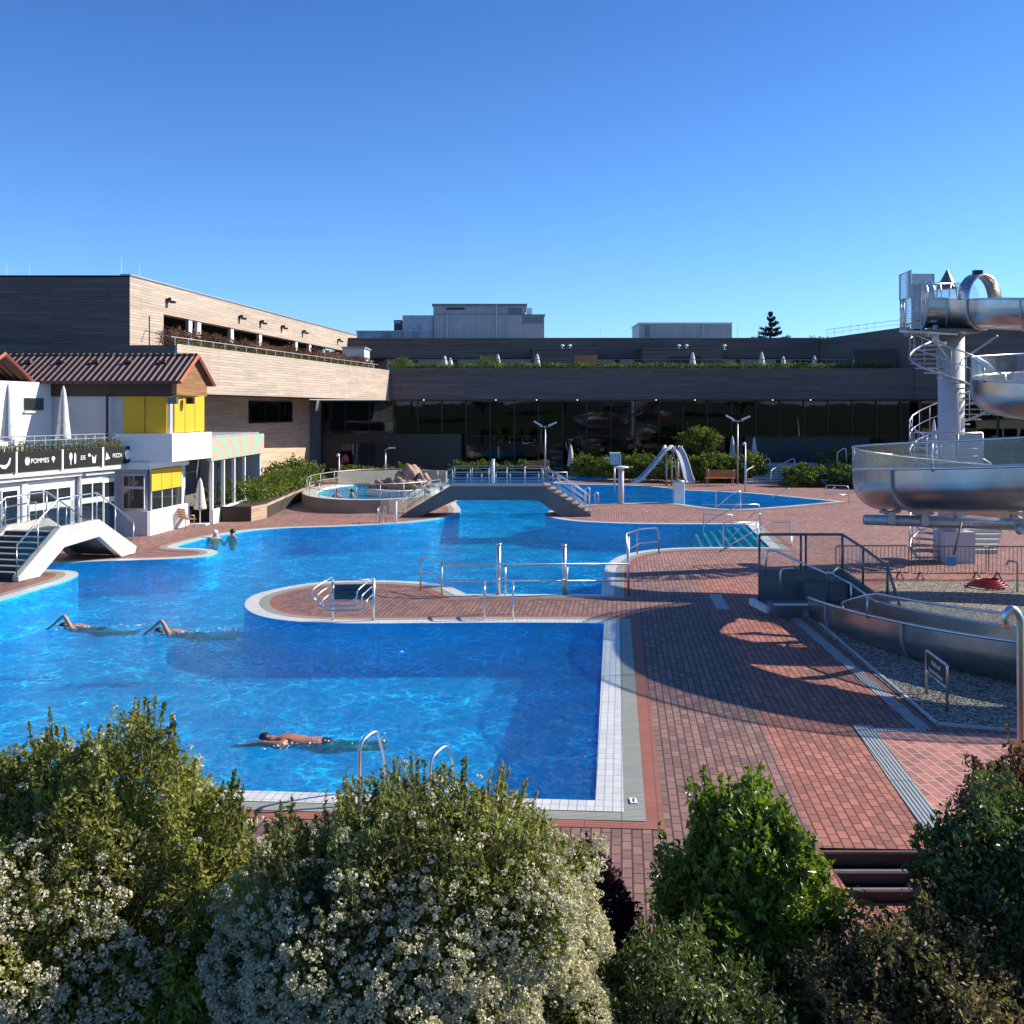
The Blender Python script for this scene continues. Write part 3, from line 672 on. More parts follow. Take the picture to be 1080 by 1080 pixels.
# rooftop plant rooms
pr = thing('rooftop_plant_room', 'grey corrugated plant room with upper storey on the roof beside the bluish block', 'plant room', (3, 104, 12.5))
def pxbox(pa, pb, y0, y1, Y, D, name, mat, par, inset=0):
    A = At(pa, y1, Y); B = At(pb, y0, Y)
    return MB().box(((A.x + B.x) / 2, Y + D / 2, (A.z + B.z) / 2), (B.x - A.x, D, B.z - A.z)).build(name, mat, par)
pxbox(458, 574, 332, 360, 104, 8, 'lower_wall', M['corrugated'], pr)
pxbox(457, 554, 322, 331.8, 104.2, 7, 'upper_wall', M['corrugated'], pr)
pxbox(455.5, 556, 320.3, 322.2, 104, 7.4, 'roof', M['steel_dark'], pr)
pxbox(536, 550, 325, 331.5, 104.15, 0.3, 'window', M['window_glass'], pr)
pxbox(556, 561, 324.5, 332, 104.3, 3, 'duct_box', M['white_metal'], pr)
pxbox(550, 575, 331.5, 333, 103.9, 8, 'roof_edge', M['steel_dark'], pr)
pxbox(551, 573, 334.5, 341, 103.95, 0.2, 'louvre', M['steel_dark'], pr)
pxbox(471, 472.6, 331, 360, 103.9, 0.2, 'downpipe', M['steel_dull'], pr); pxbox(523, 524.6, 321, 360, 103.9, 0.2, 'downpipe', M['steel_dull'], pr)
pxbox(471, 490, 324.5, 326.5, 104.1, 0.2, 'dark_slot', M['black'], pr)
pb_ = thing('weathered_roof_block', 'bluish weathered metal block on the roof left of the grey plant room', 'plant room', (-10, 104, 12.5))
pxbox(424.5, 457.5, 332.5, 360, 104.5, 6, 'tall_wall', M['weathered'], pb_)
pxbox(376, 424.3, 349.5, 360, 104.5, 6, 'low_wall', M['weathered'], pb_)
pxbox(415.5, 423.5, 337.5, 349.3, 104.6, 1.2, 'vent_hood', M['black'], pb_)
pxbox(416.3, 422.7, 338.8, 341, 104.5, .2, 'vent_slat', M['weathered'], pb_)
pxbox(375, 458, 348.6, 349.4, 104.3, .3, 'edge_trim', M['steel_dull'], pb_)
pr2 = thing('rooftop_ventilation_unit', 'long low grey metal ventilation unit standing alone on the right part of the roof', 'ventilation unit', (18, 105, 12.5))
pxbox(674, 772, 340.8, 360, 105, 6, 'casing', M['corrugated'], pr2); pxbox(673.2, 772.8, 340, 341.2, 104.8, 6.5, 'lid', M['white_metal'], pr2)
pxbox(681, 685, 343, 358, 104.9, .15, 'access_panel', M['steel_dark'], pr2); pxbox(741, 742, 341, 358, 104.9, .15, 'seam', M['steel_dull'], pr2)

# right wing
wing = thing('right_wing', 'dark boarded wing with a rising roof line behind the slide tower', 'building', (35, 90, 0))
A, B_, C_ = (29.5, UY), (33.4, 88.3), (47, 76)
wp = [(29.45, UY), (34.6, 87.6), (47, 76), (60, 90), (45, 120), (29.45, 118)]
mb = MB(); mb.prism(wp, [6.55] * 6, [12.45, 12.9, 12.6, 12.6, 12.6, 12.45]); mb.build('boarded_wall', M['clad_dark'], wing)
lp = [(35.4, 88.6), (46.5, 77.2), (60, 92), (45, 118)]
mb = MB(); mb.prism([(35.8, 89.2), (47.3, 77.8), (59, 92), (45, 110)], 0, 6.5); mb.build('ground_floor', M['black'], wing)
a = Vector((35.2, 88.3)); c = Vector((46.6, 77.0)); 
for k in range(5):
    p = a.lerp(c, k / 5); q = a.lerp(c, (k + 1) / 5); d = (q - p) * 0.03
    MB().wall(p + d, q - d, 0.3, 6.45, 0.04, -1).build('glass_pane', M['facade_glass'], wing)
    MB().wall(p - d, p + d, 0.0, 6.5, 0.12, -1).build('mullion', M['black'], wing)
MB().box((31.6, 89.0, 10.1), (3.6, .2, 1.7)).build('dark_recess', M['black'], wing)
rr = MB()
for k in range(14):
    t = k / 13; p = Vector((29.8, 96.9)).lerp(Vector((36, 86.6)), t) if k < 7 else Vector((36, 86.6)).lerp(Vector((46.5, 77)), (k - 7) / 6)
    z = 12.5 + 0.45 * min(1, t * 2); rr.tube([(p.x, p.y, z), (p.x, p.y, z + .75)], 0.018, 5)
rr.tube([(29.8, 96.9, 13.25), (36, 86.6, 13.7), (46.5, 77, 13.35)], 0.02, 5); rr.tube([(29.8, 96.9, 12.9), (36, 86.6, 13.3), (46.5, 77, 13.0)], 0.012, 5)
rr.build('roof_railing', M['steel_dull'], wing)

# ================================================================ LEFT MAIN BUILDING
lb = thing('sauna_building', 'pale boarded building with a terrace and an overhanging upper band left of the glass hall', 'building', (-18, 62, 0))
bn, bf = Vector((-17.5, 53.2)), Vector((-11.02, 86.0)); bd = (bf - bn).normalized(); bnrm = Vector((-bd.y, bd.x))
# overhanging band: a right-facing sunlit slab; its front end faces the viewer
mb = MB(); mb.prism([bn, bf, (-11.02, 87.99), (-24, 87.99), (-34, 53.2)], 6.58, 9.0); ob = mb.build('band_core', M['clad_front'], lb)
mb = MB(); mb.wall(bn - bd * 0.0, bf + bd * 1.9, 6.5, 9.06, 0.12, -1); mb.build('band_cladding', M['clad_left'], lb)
# the volume above
un, uf = Vector((-20.9, 56.0)), Vector((-15.3, 101.0)); ud = (uf - un).normalized(); un_ = Vector((-ud.y, ud.x))
UZ = 13.0
mb = MB(); mb.prism([un + un_ * 0.3, (-60, 54.5), (-60, 100), (uf + un_ * .3)], 9.0, UZ - 0.02); 
# core set 2.6 m behind the facade, facade itself has a long opening
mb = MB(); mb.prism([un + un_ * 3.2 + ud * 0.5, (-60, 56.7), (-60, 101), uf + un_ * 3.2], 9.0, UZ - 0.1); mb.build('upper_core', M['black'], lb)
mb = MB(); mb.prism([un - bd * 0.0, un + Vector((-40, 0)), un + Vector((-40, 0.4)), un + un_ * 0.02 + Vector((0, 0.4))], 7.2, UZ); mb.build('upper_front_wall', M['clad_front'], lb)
L = (uf - un).length
def uface(t0, t1, z0, z1, name, mat, th=0.25, out=0.0):
    a = un + ud * t0 - un_ * out; b2 = un + ud * t1 - un_ * out
    return MB().wall(a, b2, z0, z1, th, 1).build(name, mat, lb)
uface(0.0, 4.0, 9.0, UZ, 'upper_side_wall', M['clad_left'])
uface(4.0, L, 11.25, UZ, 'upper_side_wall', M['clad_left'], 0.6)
uface(0.0, L, UZ, UZ + 0.08, 'roof_edge', M['steel_dull'], 0.6, 0.05)
MB().prism([un, uf, (-60, 101), (-60, 56.0)], UZ - 0.1, UZ - 0.03).build('roof', M['roofgrey'], lb)
uface(L - 8, L, 9.0, 11.2, 'upper_side_wall', M['clad_left'], .3, -1.2)
for t in (7.6, 8.9, 14.2, 19.5, 27.5, 31):
    a = un + ud * t
    mb = MB(); q = a + un_ * 0.9
    mb.prism([a + un_ * .1, a + ud * 0.5 + un_ * .1, a + ud * 0.9 + un_ * .5, a + ud * .4 + un_ * .5], 9.0, 11.24); mb.build('raking_column', M['frame_white'], lb)
for k in range(9):
    a = un + ud * (21 + k * 2.3) + un_ * 2.6; MB().wall(a, a + ud * 2.1, 9.1, 11.2, 0.05, 1).build('upper_window', M['window_glass'], lb)
MB().wall(un + ud * 2.2 - un_ * 0.02, un + ud * 3.4 - un_ * 0.02, 9.05, 11.0, 0.05, -1).build('wall_door', M['clad_left'], lb)
for t in (4.5, 15.5, 19.5, 24, 29, 39):
    a = un + ud * t - un_ * 0.12; MB().box((a.x, a.y, 12.15), (0.2, 0.5, 0.18), R(20)).box((a.x + .2, a.y, 12.0), (0.3, 0.3, 0.12)).build('floodlight', M['black'], lb)
# terrace railing along the band
rl = MB(); n_ = 24
for k in range(n_):
    p = bn.lerp(bf, (k + .3) / n_) + bnrm * 0.25; rl.tube([(p.x, p.y, 9.0), (p.x, p.y, 9.45)], 0.015, 5)
p = bn.lerp(bf, 0) + bnrm * 0.25; q = bf + bnrm * .25; rl.tube([(p.x - 1.5, p.y - .1, 9.15), (p.x - 1.3, p.y - .1, 9.75), (p.x, p.y, 9.45), (q.x, q.y, 9.45)], 0.025, 6)
rl.build('terrace_railing', M['steel_dull'], lb)
# wall below the overhang
wn, wf = Vector((-22.0, 53.0)), Vector((-16.75, 88.0)); wd = (wf - wn).normalized(); wnn = Vector((-wd.y, wd.x))
MB().wall(wn, wf - wd * 1.9, 0, 6.56, 0.4, 1).build('lower_wall', M['clad_tan'], lb)
MB().wall(wf - wd * 1.9, wf + wd * 1.0, 0, 6.5, 0.38, 1).build('corner_panel', M['concrete_dark'], lb)
def wpx(px):   # parameter along lower wall at pixel column px
    r_ = (px - 540) / 1080; return (wn.x - r_ * wn.y) / (r_ * wd.y - wd.x)
t0, t1 = wpx(262), wpx(307)
MB().wall(wn + wd * t0 - wnn * .03, wn + wd * t1 - wnn * .03, 4.68, 6.3, 0.1, -1).build('window_frame', M['black'], lb)
for k in range(3):
    ta = t0 + (t1 - t0) * (k + .04) / 3; tb = t0 + (t1 - t0) * (k + .96) / 3
    MB().wall(wn + wd * ta - wnn * .135, wn + wd * tb - wnn * .135, 4.8, 6.2, 0.02, -1).build('window_pane', M['window_glass'], lb)
# low terrace hut at the far end of the band terrace
th_ = thing('terrace_hut', 'small grey hut with a dark window on the far end of the upper terrace', 'hut', (-13, 90, 9))
pxbox(361, 384, 367, 384, 89.0, 3.5, 'wall', M['grey_wall'], th_); pxbox(366, 379, 376.5, 383, 88.9, .1, 'window', M['black'], th_); pxbox(360, 385, 365.6, 367.2, 88.8, 3.9, 'roof', M['roofgrey'], th_)
for px, y1 in ((7, 277), (31, 276), (128, 270), (146.8, 277)):
    p = At(px, 290, 62); q = At(px, y1, 62); MB().tube([(p.x, p.y, UZ - .1), (p.x, p.y, q.z)], [.03, .01], 5).build('lightning_rod', M['steel_dull'], lb)

# ================================================================ RESTAURANT
rs = thing('restaurant', 'white poolside restaurant with a red tiled roof and yellow blinds beside the pool', 'building', (-20, 44, 0))
A = Vector((-20.4, 35.5)); B = Vector((-17.75, 46.0)); bnA, bnB = Vector((-19.75, 36.3)), Vector((-17.2, 46.0))
ld = (B - A).normalized(); ln = Vector((-ld.y, ld.x)); LL = (B - A).length
MB().wall(A, B, 0, 3.2, 0.3, 1).build('ground_wall', M['grey_wall'], rs)
dB = (bnB - bnA).normalized(); nB = Vector((-dB.y, dB.x))
A0 = bnA - dB * 8
MB().prism([A0, bnB, bnB + Vector((-16, 0)), A0 + Vector((-16, 0))], 3.02, 3.22).build('terrace_slab', M['concrete'], rs)
def gpx(px, a=A, d=ld):
    r_ = (px - 540) / 1080; return (a.x - r_ * a.y) / (r_ * d.y - d.x)
def wpanel(px0, px1, z0, z1, name, mat, out=0.03, th=0.06, par=None, a=A, d=ld):
    n = Vector((d.y, -d.x)); t0 = gpx(px0, a, d); t1 = gpx(px1, a, d)
    return MB().wall(a + d * t0 + n * out, a + d * t1 + n * out, z0, z1, th, -1).build(name, mat, par or rs)
# white frames and windows along the wall
def window(px0, px1, z0, z1, cols, rows, a=A, d=ld, fr=0.09, glass=None):
    f = wpanel(px0, px1, z0, z1, 'window_frame', M['frame_white'], 0.0, 0.08, None, a, d)
    n = Vector((d.y, -d.x)); t0 = gpx(px0, a, d); t1 = gpx(px1, a, d); w_ = (t1 - t0)
    for i in range(cols):
        for j, (ra, rb) in enumerate(rows):
            ta = t0 + w_ * i / cols + fr / 2; tb = t0 + w_ * (i + 1) / cols - fr / 2
            MB().wall(a + d * ta + n * 0.085, a + d * tb + n * 0.085, z0 + (z1 - z0) * ra + fr / 2, z0 + (z1 - z0) * rb - fr / 2, 0.012, -1).build('pane', M['window_glass2'], f)
    return f

window(-60, -12, 0.3, 2.6, 4, [(0, .62), (.66, 1)]); window(0, 17, 0.9, 2.55, 1, [(0, 1)]); window(22, 28, .2, 2.75, 1, [(0.0, .01)])
window(29, 73, 0.2, 2.62, 3, [(0, .6), (.68, .93)]); window(84, 107, 0.1, 2.72, 2, [(0, .6), (.66, .92)]); window(108, 119, 0.1, 2.6, 1, [(0, .6), (.66, .95)])
wpanel(-80, 80, 2.86, 2.98, 'awning_case', M['white_metal'], 0.1, 0.22); wpanel(84, 114, 2.84, 2.95, 'awning_case', M['white_metal'], 0.1, 0.22)
wpanel(80.2, 82.2, 0, 3.0, 'downpipe', M['steel_dull'], 0.05, 0.12)
# banner boards
def bpanel(px0, px1, z0, z1, name, mat, out, th, par=None): return wpanel(px0, px1, z0, z1, name, mat, out, th, par, bnA, dB)
prev = None
bn_pan = []
for px0, px1 in ((-75, -30), (-29, 14.5), (16.5, 63), (65.5, 106), (108, 137.5)):
    o = bpanel(px0, px1, 3.24, 4.0, 'banner_board', M['banner'], 0.0, 0.06); bn_pan.append(o)
for px in (15.5, 64.2, 107): bpanel(px - .9, px + .9, 3.2, 4.02, 'banner_post', M['white_metal'], 0.0, 0.09)
nb = Vector((dB.y, -dB.x, 0)); 
def bpt(px, z, out=0.075):
    t = gpx(px, bnA, dB); p = bnA + dB * t; return Vector((p.x, p.y, z)) + nb * out
def btext(t, px, z, size): text_mesh(t, 'lettering', M['letter'], rs, bpt(px, z), (dB.x, dB.y, 0), size)
btext('POMMES', 40.5, 3.62, 0.27); btext('EIS', 86, 3.62, 0.26); btext('PIZZA', 122.3, 3.62, 0.25)
def decal(pts, px, z, s, name='icon'):
    c = bpt(px, z); mb = MB(); vs = [c + Vector((dB.x, dB.y, 0)) * (x * s) + Vector((0, 0, y * s)) for x, y in pts]
    n = len(vs); v2 = [v_ + nb * 0.006 for v_ in vs]
    mb.add(v2, [tuple(range(n))]); mb.build(name, M['letter'], rs)
circ = lambda rx, ry, n=14, cx=0, cy=0: [(cx + rx * math.cos(6.283 * k / n), cy + ry * math.sin(6.283 * k / n)) for k in range(n)]
decal([(-.5, .1), (-.3, -.5), (.3, -.5), (.5, .1), (.35, .7), (.2, .15), (.05, .8), (-.08, .2), (-.25, .7)], 27, 3.62, 0.27)
decal(circ(.55, .45, 14, 0, .1), 54.5, 3.66, 0.19); decal([(-.15, -.3), (.15, -.3), (.1, -.8), (-.1, -.8)], 54.5, 3.66, 0.19)
decal(circ(.35, .6, 12, 0, .3), 73, 3.62, .28); decal([(-.08, 0), (.08, 0), (.08, -.9), (-.08, -.9)], 73, 3.62, .28); decal(circ(.22, .85), 77.5, 3.62, .28)
decal(circ(.3, .25), 92.5, 3.72, .28); decal([(-.5, .5), (0, 0), (.5, .5), (.3, -.7), (-.3, -.7)], 97.5, 3.58, .3); decal([(-.6, -.6), (.6, -.4), (-.3, .7)], 112, 3.62, .26); decal(circ(.7, .8, 18), 133, 3.64, .28)
decal([(-.9, -.1), (-.5, -.5), (.1, -.6), (.7, -.1), (.9, .6), (.7, .6), (.4, 0), (-.1, -.2), (-.6, -.1)], 3.5, 3.6, .34)
# terrace railing behind banner
rl = MB()
for k in range(26):
    p = bnA + dB * (-6 + k * .62) - Vector((nb.x, nb.y)) * 0.45; rl.tube([(p.x, p.y, 3.2), (p.x, p.y, 4.55)], 0.02, 5)
for z in (4.2, 4.4, 4.58):
    p = bnA - dB * 6 - Vector((nb.x, nb.y)) * .45; q = bnB - dB * .3 - Vector((nb.x, nb.y)) * .45; rl.tube([(p.x, p.y, z), (q.x, q.y, z)], 0.022, 6)
rl.build('terrace_railing', M['steel_dull'], rs)
# bay at the right end (ground floor)
C0 = Vector((-16.2, 45.8)); D0 = Vector((-15.75, 50.0)); cd = (D0 - C0).normalized()
MB().prism([(-17.9, 45.8), C0, D0, (-17.9, 50)], 0, 1.08).build('bay_base', M['white'], rs)
MB().prism([(-17.9, 46.0), C0 + Vector((-.2, .2)), D0 + Vector((-.2, 0)), (-17.9, 50)], 1.08, 3.0).build('bay_core', M['grey_wall'], rs)
MB().prism([(-17.9, 45.85), C0 + Vector((-.02, .05)), D0 + Vector((-.02, 0)), (-17.9, 50)], 2.96, 3.28).build('bay_lintel', M['white'], rs)
MB().box((-17.2, 45.72, 0.55), (1.9, 0.1, 1.1)).build('bay_front', M['grey_wall'], rs)
window(158, 190, 1.08, 3.0, 3, [(0, 1)], C0 + Vector((-.12, 0)), cd)
for k in range(3):
    t0 = gpx(158.5 + 10.6 * k, C0, cd); t1 = gpx(158.5 + 10.6 * k + 10.2, C0, cd); n = Vector((cd.y, -cd.x))
    MB().wall(C0 + cd * t0 + n * .04, C0 + cd * t1 + n * .04, 1.98, 2.93, 0.03, -1).build('yellow_blind', M['yellow'], rs)
def fpanel(px0, px1, y0, y1, Y, D, name, mat, par=None): return pxbox(px0, px1, y0, y1, Y, D, name, mat, par or rs)
f = fpanel(129.5, 152, 500, 537, 45.7, .1, 'window_frame', M['grey_wall'])
for a_, b2, y0, y1 in ((130.5, 140, 502, 513), (141.5, 151, 502, 513), (130.5, 151, 516, 536)): pxbox(a_, b2, y0, y1, 45.66, .03, 'pane', M['window_glass2'], f)
# upper volume
MB().prism([(-17.8, 45.95), (-15.25, 45.95), (-14.66, 50.0), (-17.8, 50.0)], 3.3, 4.56).build('balcony_parapet', M['white'], rs)
MB().prism([(-17.4, 46.35), (-15.45, 46.35), (-15.1, 49.9), (-17.4, 49.9)], 4.5, 6.9).build('upper_bay', M['white'], rs)
for k in range(2): fpanel(130.5 + 23.2 * k, 152.5 + 23.2 * k, 416, 457, 46.25, .06, 'yellow_blind', M['yellow'])
e0 = Vector((-15.42, 46.5)); e1 = Vector((-15.02, 49.9)); ed = (e1 - e0).normalized()
for k in range(3):
    a_ = e0 + ed * (0.06 + 1.1 * k); MB().wall(a_, a_ + ed * 1.04, 4.6, 6.3, 0.08, -1).build('yellow_blind', M['yellow'], rs)
MB().box((-22, 46.6, 5.1), (9.4, .3, 3.7)).build('upper_front_wall', M['grey_wall'], rs)
MB().box((-22, 46.38, 6.55), (9.6, .12, .62)).build('fascia_board', M['wood_dark'], rs)
MB().box((-16.6, 46.2, 6.55), (2.6, .12, .62)).build('fascia_board', M['wood_dark'], rs)
MB().tube([At(113, 416, 46.2), At(113, 470, 46.2)], .06, 8).build('downpipe', M['black'], rs)
# white side block with small window
wa, wb_ = Vector((-21.7, 40.5)), Vector((-20.85, 46.4)); wdd = (wb_ - wa).normalized()
MB().prism([wa, wb_, wb_ + Vector((-5, 0)), wa + Vector((-5, 0))], 3.2, 6.85).build('side_block', M['white'], rs)
wpanel(25, 45, 5.62, 6.15, 'small_window', M['window_glass2'], 0.01, .04, None, wa, wdd); wpanel(24, 51.5, 5.5, 5.58, 'sill', M['white'], .02, .12, None, wa, wdd)
# roof: ridge parallel to x
def gable_roof(xl, xr, y0, y1, ze, zr, name='tiled_roof'):
    ym = (y0 + y1) / 2; th = 0.14
    mb = MB(); mb.add([(xl, y0, ze), (xr, y0, ze), (xr, ym, zr), (xl, ym, zr), (xl, y0, ze - th), (xr, y0, ze - th), (xr, ym, zr - th), (xl, ym, zr - th)], [(0, 1, 2, 3), (7, 6, 5, 4), (0, 4, 5, 1), (1, 5, 6, 2), (3, 7, 4, 0)])
    mb.add([(xl, y1, ze), (xr, y1, ze), (xr, ym, zr), (xl, ym, zr), (xl, y1, ze - th), (xr, y1, ze - th), (xr, ym, zr - th), (xl, ym, zr - th)], [(3, 2, 1, 0), (4, 5, 6, 7), (1, 5, 4, 0), (2, 6, 5, 1), (0, 4, 7, 3)])
    return mb
gable_roof(-30, -14.75, 45.5, 50.6, 6.93, 8.2).build('tiled_roof', M['rooftile'], rs)
mb = MB(); mb.add([(-14.98, 45.75, 6.3), (-14.98, 50.3, 6.3), (-14.98, 50.3, 6.9), (-14.98, 48.05, 8.02), (-14.98, 45.75, 6.9), (-15.2, 45.75, 6.3), (-15.2, 50.3, 6.3), (-15.2, 50.3, 6.9), (-15.2, 48.05, 8.02), (-15.2, 45.75, 6.9)],
    [(0, 1, 2, 3, 4), (9, 8, 7, 6, 5), (0, 5, 6, 1), (0, 4, 9, 5), (1, 6, 7, 2)]); mb.build('wooden_gable', M['gable'], rs)
for s_ in (0, 1):
    y_e = 45.42 if s_ == 0 else 50.68; MB().tube([(-14.72, y_e, 6.84), (-14.72, 48.05, 8.16)], .09, 4).build('verge_tiles', M['teak'], rs)
mb = MB()
for k in range(28): mb.lathe((-29.5 + k * .54, 48.05, 8.15), [(.13, 0), (.11, .1)], 8)
mb.tube([(-30, 48.05, 8.2), (-14.75, 48.05, 8.2)], .09, 8); mb.build('ridge_tiles', M['rooftile'], rs)
for k in range(9):
    MB().box((-28.5 + 1.55 * k, 47.2, 7.85), (.3, .25, .12)).build('roof_vent_tile', M['rooftile'], rs)
mb = gable_roof(-30, -21.2, 40.2, 45.4, 6.9, 8.0); mb.build('tiled_roof', M['rooftile'], rs); MB().tube([(-21.17, 40.2, 6.85), (-21.17, 42.8, 7.98), (-21.17, 45.4, 6.85)], .08, 4).build('verge_tiles', M['teak'], rs)
# sign lamp & satellite things on the bay
fpanel(177, 186, 419, 426, 45.9, .3, 'wall_lamp', M['steel_dark']); fpanel(196, 203, 419, 426, 47.2, .3, 'loudspeaker', M['black'])

# link building with mural
lk = thing('link_passage', 'low covered passage with a striped green and salmon mural between restaurant and main building', 'passage', (-16, 55, 0))
ka, kc = Vector((-14.7, 50.05)), Vector((-14.6, 60.3))
MB().wall(ka, kc, 3.12, 4.25, 0.2, 1).build('mural_panel', M['mural'], lk)
MB().prism([(-14.95, 50.05), (-14.9, 60.3), (-21, 60.3), (-21, 50.05)], 4.2, 4.34).build('roof', M['roofgrey'], lk)
MB().box((-18.4, 55, 1.7), (.2, 10.2, 3.4)).build('back_wall', M['concrete_dark'], lk)
MB().box((-16.6, 60.2, 1.6), (3.6, .2, 3.3)).build('end_wall', M['grey_wall'], lk)
for y in (50.6, 52.6, 54.6, 56.7): MB().box((-14.85, y, 1.56), (.16, .16, 3.12)).build('column', M['frame_white'], lk)
MB().box((-14.8, 55.3, .35), (.14, 9.6, .7)).build('parapet', M['white'], lk)
MB().box((-15.05, 51.6, 2.0), (.04, 1.7, 1.9)).build('poster_window', M['window_glass'], lk)

# small pictogram plate at the pool corner
pgp = G(668, 846); pg_ = thing('pictogram_plate', 'tiny white pictogram plate set in the grate at the near pool corner', 'sign', (pgp.x, pgp.y, .02))
MB().box((pgp.x, pgp.y, .022), (.1, .2, .012)).build('plate', M['letter'], pg_)
MB().box((pgp.x, pgp.y - .02, .0305), (.02, .09, .004)).box((pgp.x + .01, pgp.y + .045, .0305), (.03, .03, .004)).build('figure', M['black'], pg_)
# ================================================================ BRIDGES
def posts_rail(mb, pts, h, r=0.022, post_every=None, mids=(0.5,)):
    """pts: base points (3D); handrail at h above, posts at each point"""
    pts = [Vector(p) for p in pts]
    for p in pts: mb.tube([p, p + Vector((0, 0, h))], r, 6)
    mb.tube([p + Vector((0, 0, h)) for p in pts], r * 1.25, 8)
    for m_ in mids: mb.tube([p + Vector((0, 0, h * m_)) for p in pts], r * .8, 6)
    return mb
cb = thing('pool_footbridge', 'dark grey concrete footbridge with steel railings over the channel between the pools', 'footbridge', (-0.9, 55, 0))
Yb = 54.0; prof = [At(423, 545, Yb), At(475, 514, Yb), At(575, 514, Yb), At(623, 542, Yb), At(623, 545, Yb), At(592, 545.5, Yb), At(567, 527.5, Yb), At(481, 527.5, Yb), At(443, 546, Yb)]
px0 = prof[0].x; WB = 2.4
MB().slab([(p.x - px0, max(p.z, 0.0)) for p in prof], (px0, Yb), (px0 + 1, Yb), (0, WB)).build('span', M['concrete_dark'], cb)
zt = prof[1].z
mb = MB(); n = 7
ax, bx = prof[2].x, prof[3].x
for k in range(n + 1):
    xx = ax + (bx - ax) * (k + .5) / (n + 1); zz = zt * (1 - (k + .3) / (n + 1))
    mb.box((xx, Yb + WB / 2, zz + .10), ((bx - ax) / (n + 1) + .05, WB - .3, 0.10))
mb.build('stair_tread', M['basin_wall'], cb)
MB().box(((prof[1].x + ax) / 2, Yb + WB / 2, zt + 0.03), (ax - prof[1].x + .1, WB - .1, .06)).build('deck_plank', M['steel_dark'], cb)
for yy in (Yb + .06, Yb + WB - .06):
    mb = MB(); pts = []
    pts.append(Vector((prof[0].x + .1, yy, 0.0)))
    pts.append(Vector(((prof[0].x + prof[1].x) / 2, yy, zt / 2)))
    for k in range(6): pts.append(Vector((prof[1].x + .1 + (ax - prof[1].x - .2) * k / 5, yy, zt)))
    for k in (1, 2, 3): pts.append(Vector((ax + (bx - ax) * k / 3.1, yy, zt * (1 - k / 3.1) + .08)))
    posts_rail(mb, pts, 1.0, 0.013, mids=(0.35, .68)); mb.build('railing', M['steel_dull'], cb, True)
mb = MB(); a = prof[0] + Vector((.1, .1, .1)); c = prof[1] + Vector((.1, .1, .08))
mb.slab([(0, .15), (c.x - a.x, c.z + .1), (c.x - a.x, c.z + .85), (0, .85)], (a.x, Yb + WB - .08), (a.x + 1, Yb + WB - .08), (0, .015)); mb.build('glass_panel', M['clear_glass'], cb)

lbz = thing('stair_bridge', 'pale concrete arched stair bridge with glass balustrades in front of the restaurant', 'footbridge', (-16, 36.5, 0))
a2, b2 = Vector((-16.1, 33.4)), Vector((-14.7, 39.8)); l2 = (b2 - a2).normalized(); p2n = Vector((-l2.y, l2.x))
side = [(0, 0.02), (0, .18), (2.15, 1.56), (4.35, 1.60), (6.75, .3), (6.65, .05), (5.75, .03), (4.35, .97), (2.35, .84), (1.05, 0.02)]
for k, off in enumerate((0.0, 2.1)):
    MB().slab(side, a2 + p2n * off, b2 + p2n * off, p2n * 0.22).build('side_beam', M['concrete'], lbz)
MB().slab([(0.3, .0), (2.2, 1.28), (4.3, 1.32), (6.4, .1), (6.0, .06), (4.35, 1.02), (2.35, .9), (.8, 0.0)], a2 + p2n * .22, b2 + p2n * .22, p2n * 1.88).build('span', M['concrete_dark'], lbz)
for k in range(8):
    t = 0.15 + k * .27; z = .16 * (k + 1) + .1
    MB().slab([(t, z - .14), (t + .3, z - .14), (t + .3, z), (t, z)], a2 + p2n * .22, b2 + p2n * .22, p2n * 1.88).build('stair_riser', M['black'], lbz)
    MB().slab([(t - .03, z + .003), (t + .3, z + .003), (t + .3, z + .03), (t - .03, z + .03)], a2 + p2n * .22, b2 + p2n * .22, p2n * 1.88).build('stair_tread', M['concrete'], lbz)
for off in (.11, 2.21):
    o_ = a2 + p2n * off
    def lp_(t, z): q = o_ + l2 * t; return Vector((q.x, q.y, z))
    tp = [(0.05, .2), (1.1, .9), (2.15, 1.56), (3.3, 1.58), (4.35, 1.6), (5.5, .98), (6.7, .3)]
    mb = MB()
    for t, z in tp: mb.tube([lp_(t, z), lp_(t, z + .95)], .024, 6)
    mb.tube([lp_(t, z + .98) for t, z in tp], .03, 8); mb.tube([lp_(.05, 1.18), lp_(.05, .1)], .024, 6); mb.build('handrail', M['steel'], lbz, True)
    for (t0, z0), (t1, z1) in zip(tp[:-1], tp[1:]):
        MB().slab([(t0 + .06, z0 + .1), (t1 - .06, z1 + .1), (t1 - .06, z1 + .88), (t0 + .06, z0 + .88)], o_, o_ + l2, p2n * .012).build('glass_panel', M['clear_glass'], lbz)
# ramp behind the stair bridge
rp = thing('concrete_ramp', 'low pale concrete ramp wall with handrail behind the stair bridge', 'ramp', (-19, 38, 0))
MB().slab([(0, 0), (0, .5), (3.5, 1.1), (5.5, 1.15), (5.5, 0)], (-19.1, 34.0), (-18.4, 38), (-.3, 0.05)).build('ramp_wall', M['concrete'], rp)
MB().slab([(0, 0), (0, .35), (3.5, .95), (5.5, 1.0), (5.5, 0)], (-19.45, 34.0), (-18.75, 38), (-1.2, 0.05)).build('ramp_floor', M['concrete_dark'], rp)
mb = MB(); q0 = Vector((-19.2, 34, 0)); qd = Vector((.7, 4, 0)).normalized()
posts_rail(mb, [q0 + qd * t + Vector((0, 0, z)) for t, z in ((0.1, .5), (1.8, .8), (3.5, 1.1), (5.4, 1.15))], .95); mb.build('handrail', M['steel'], rp, True)

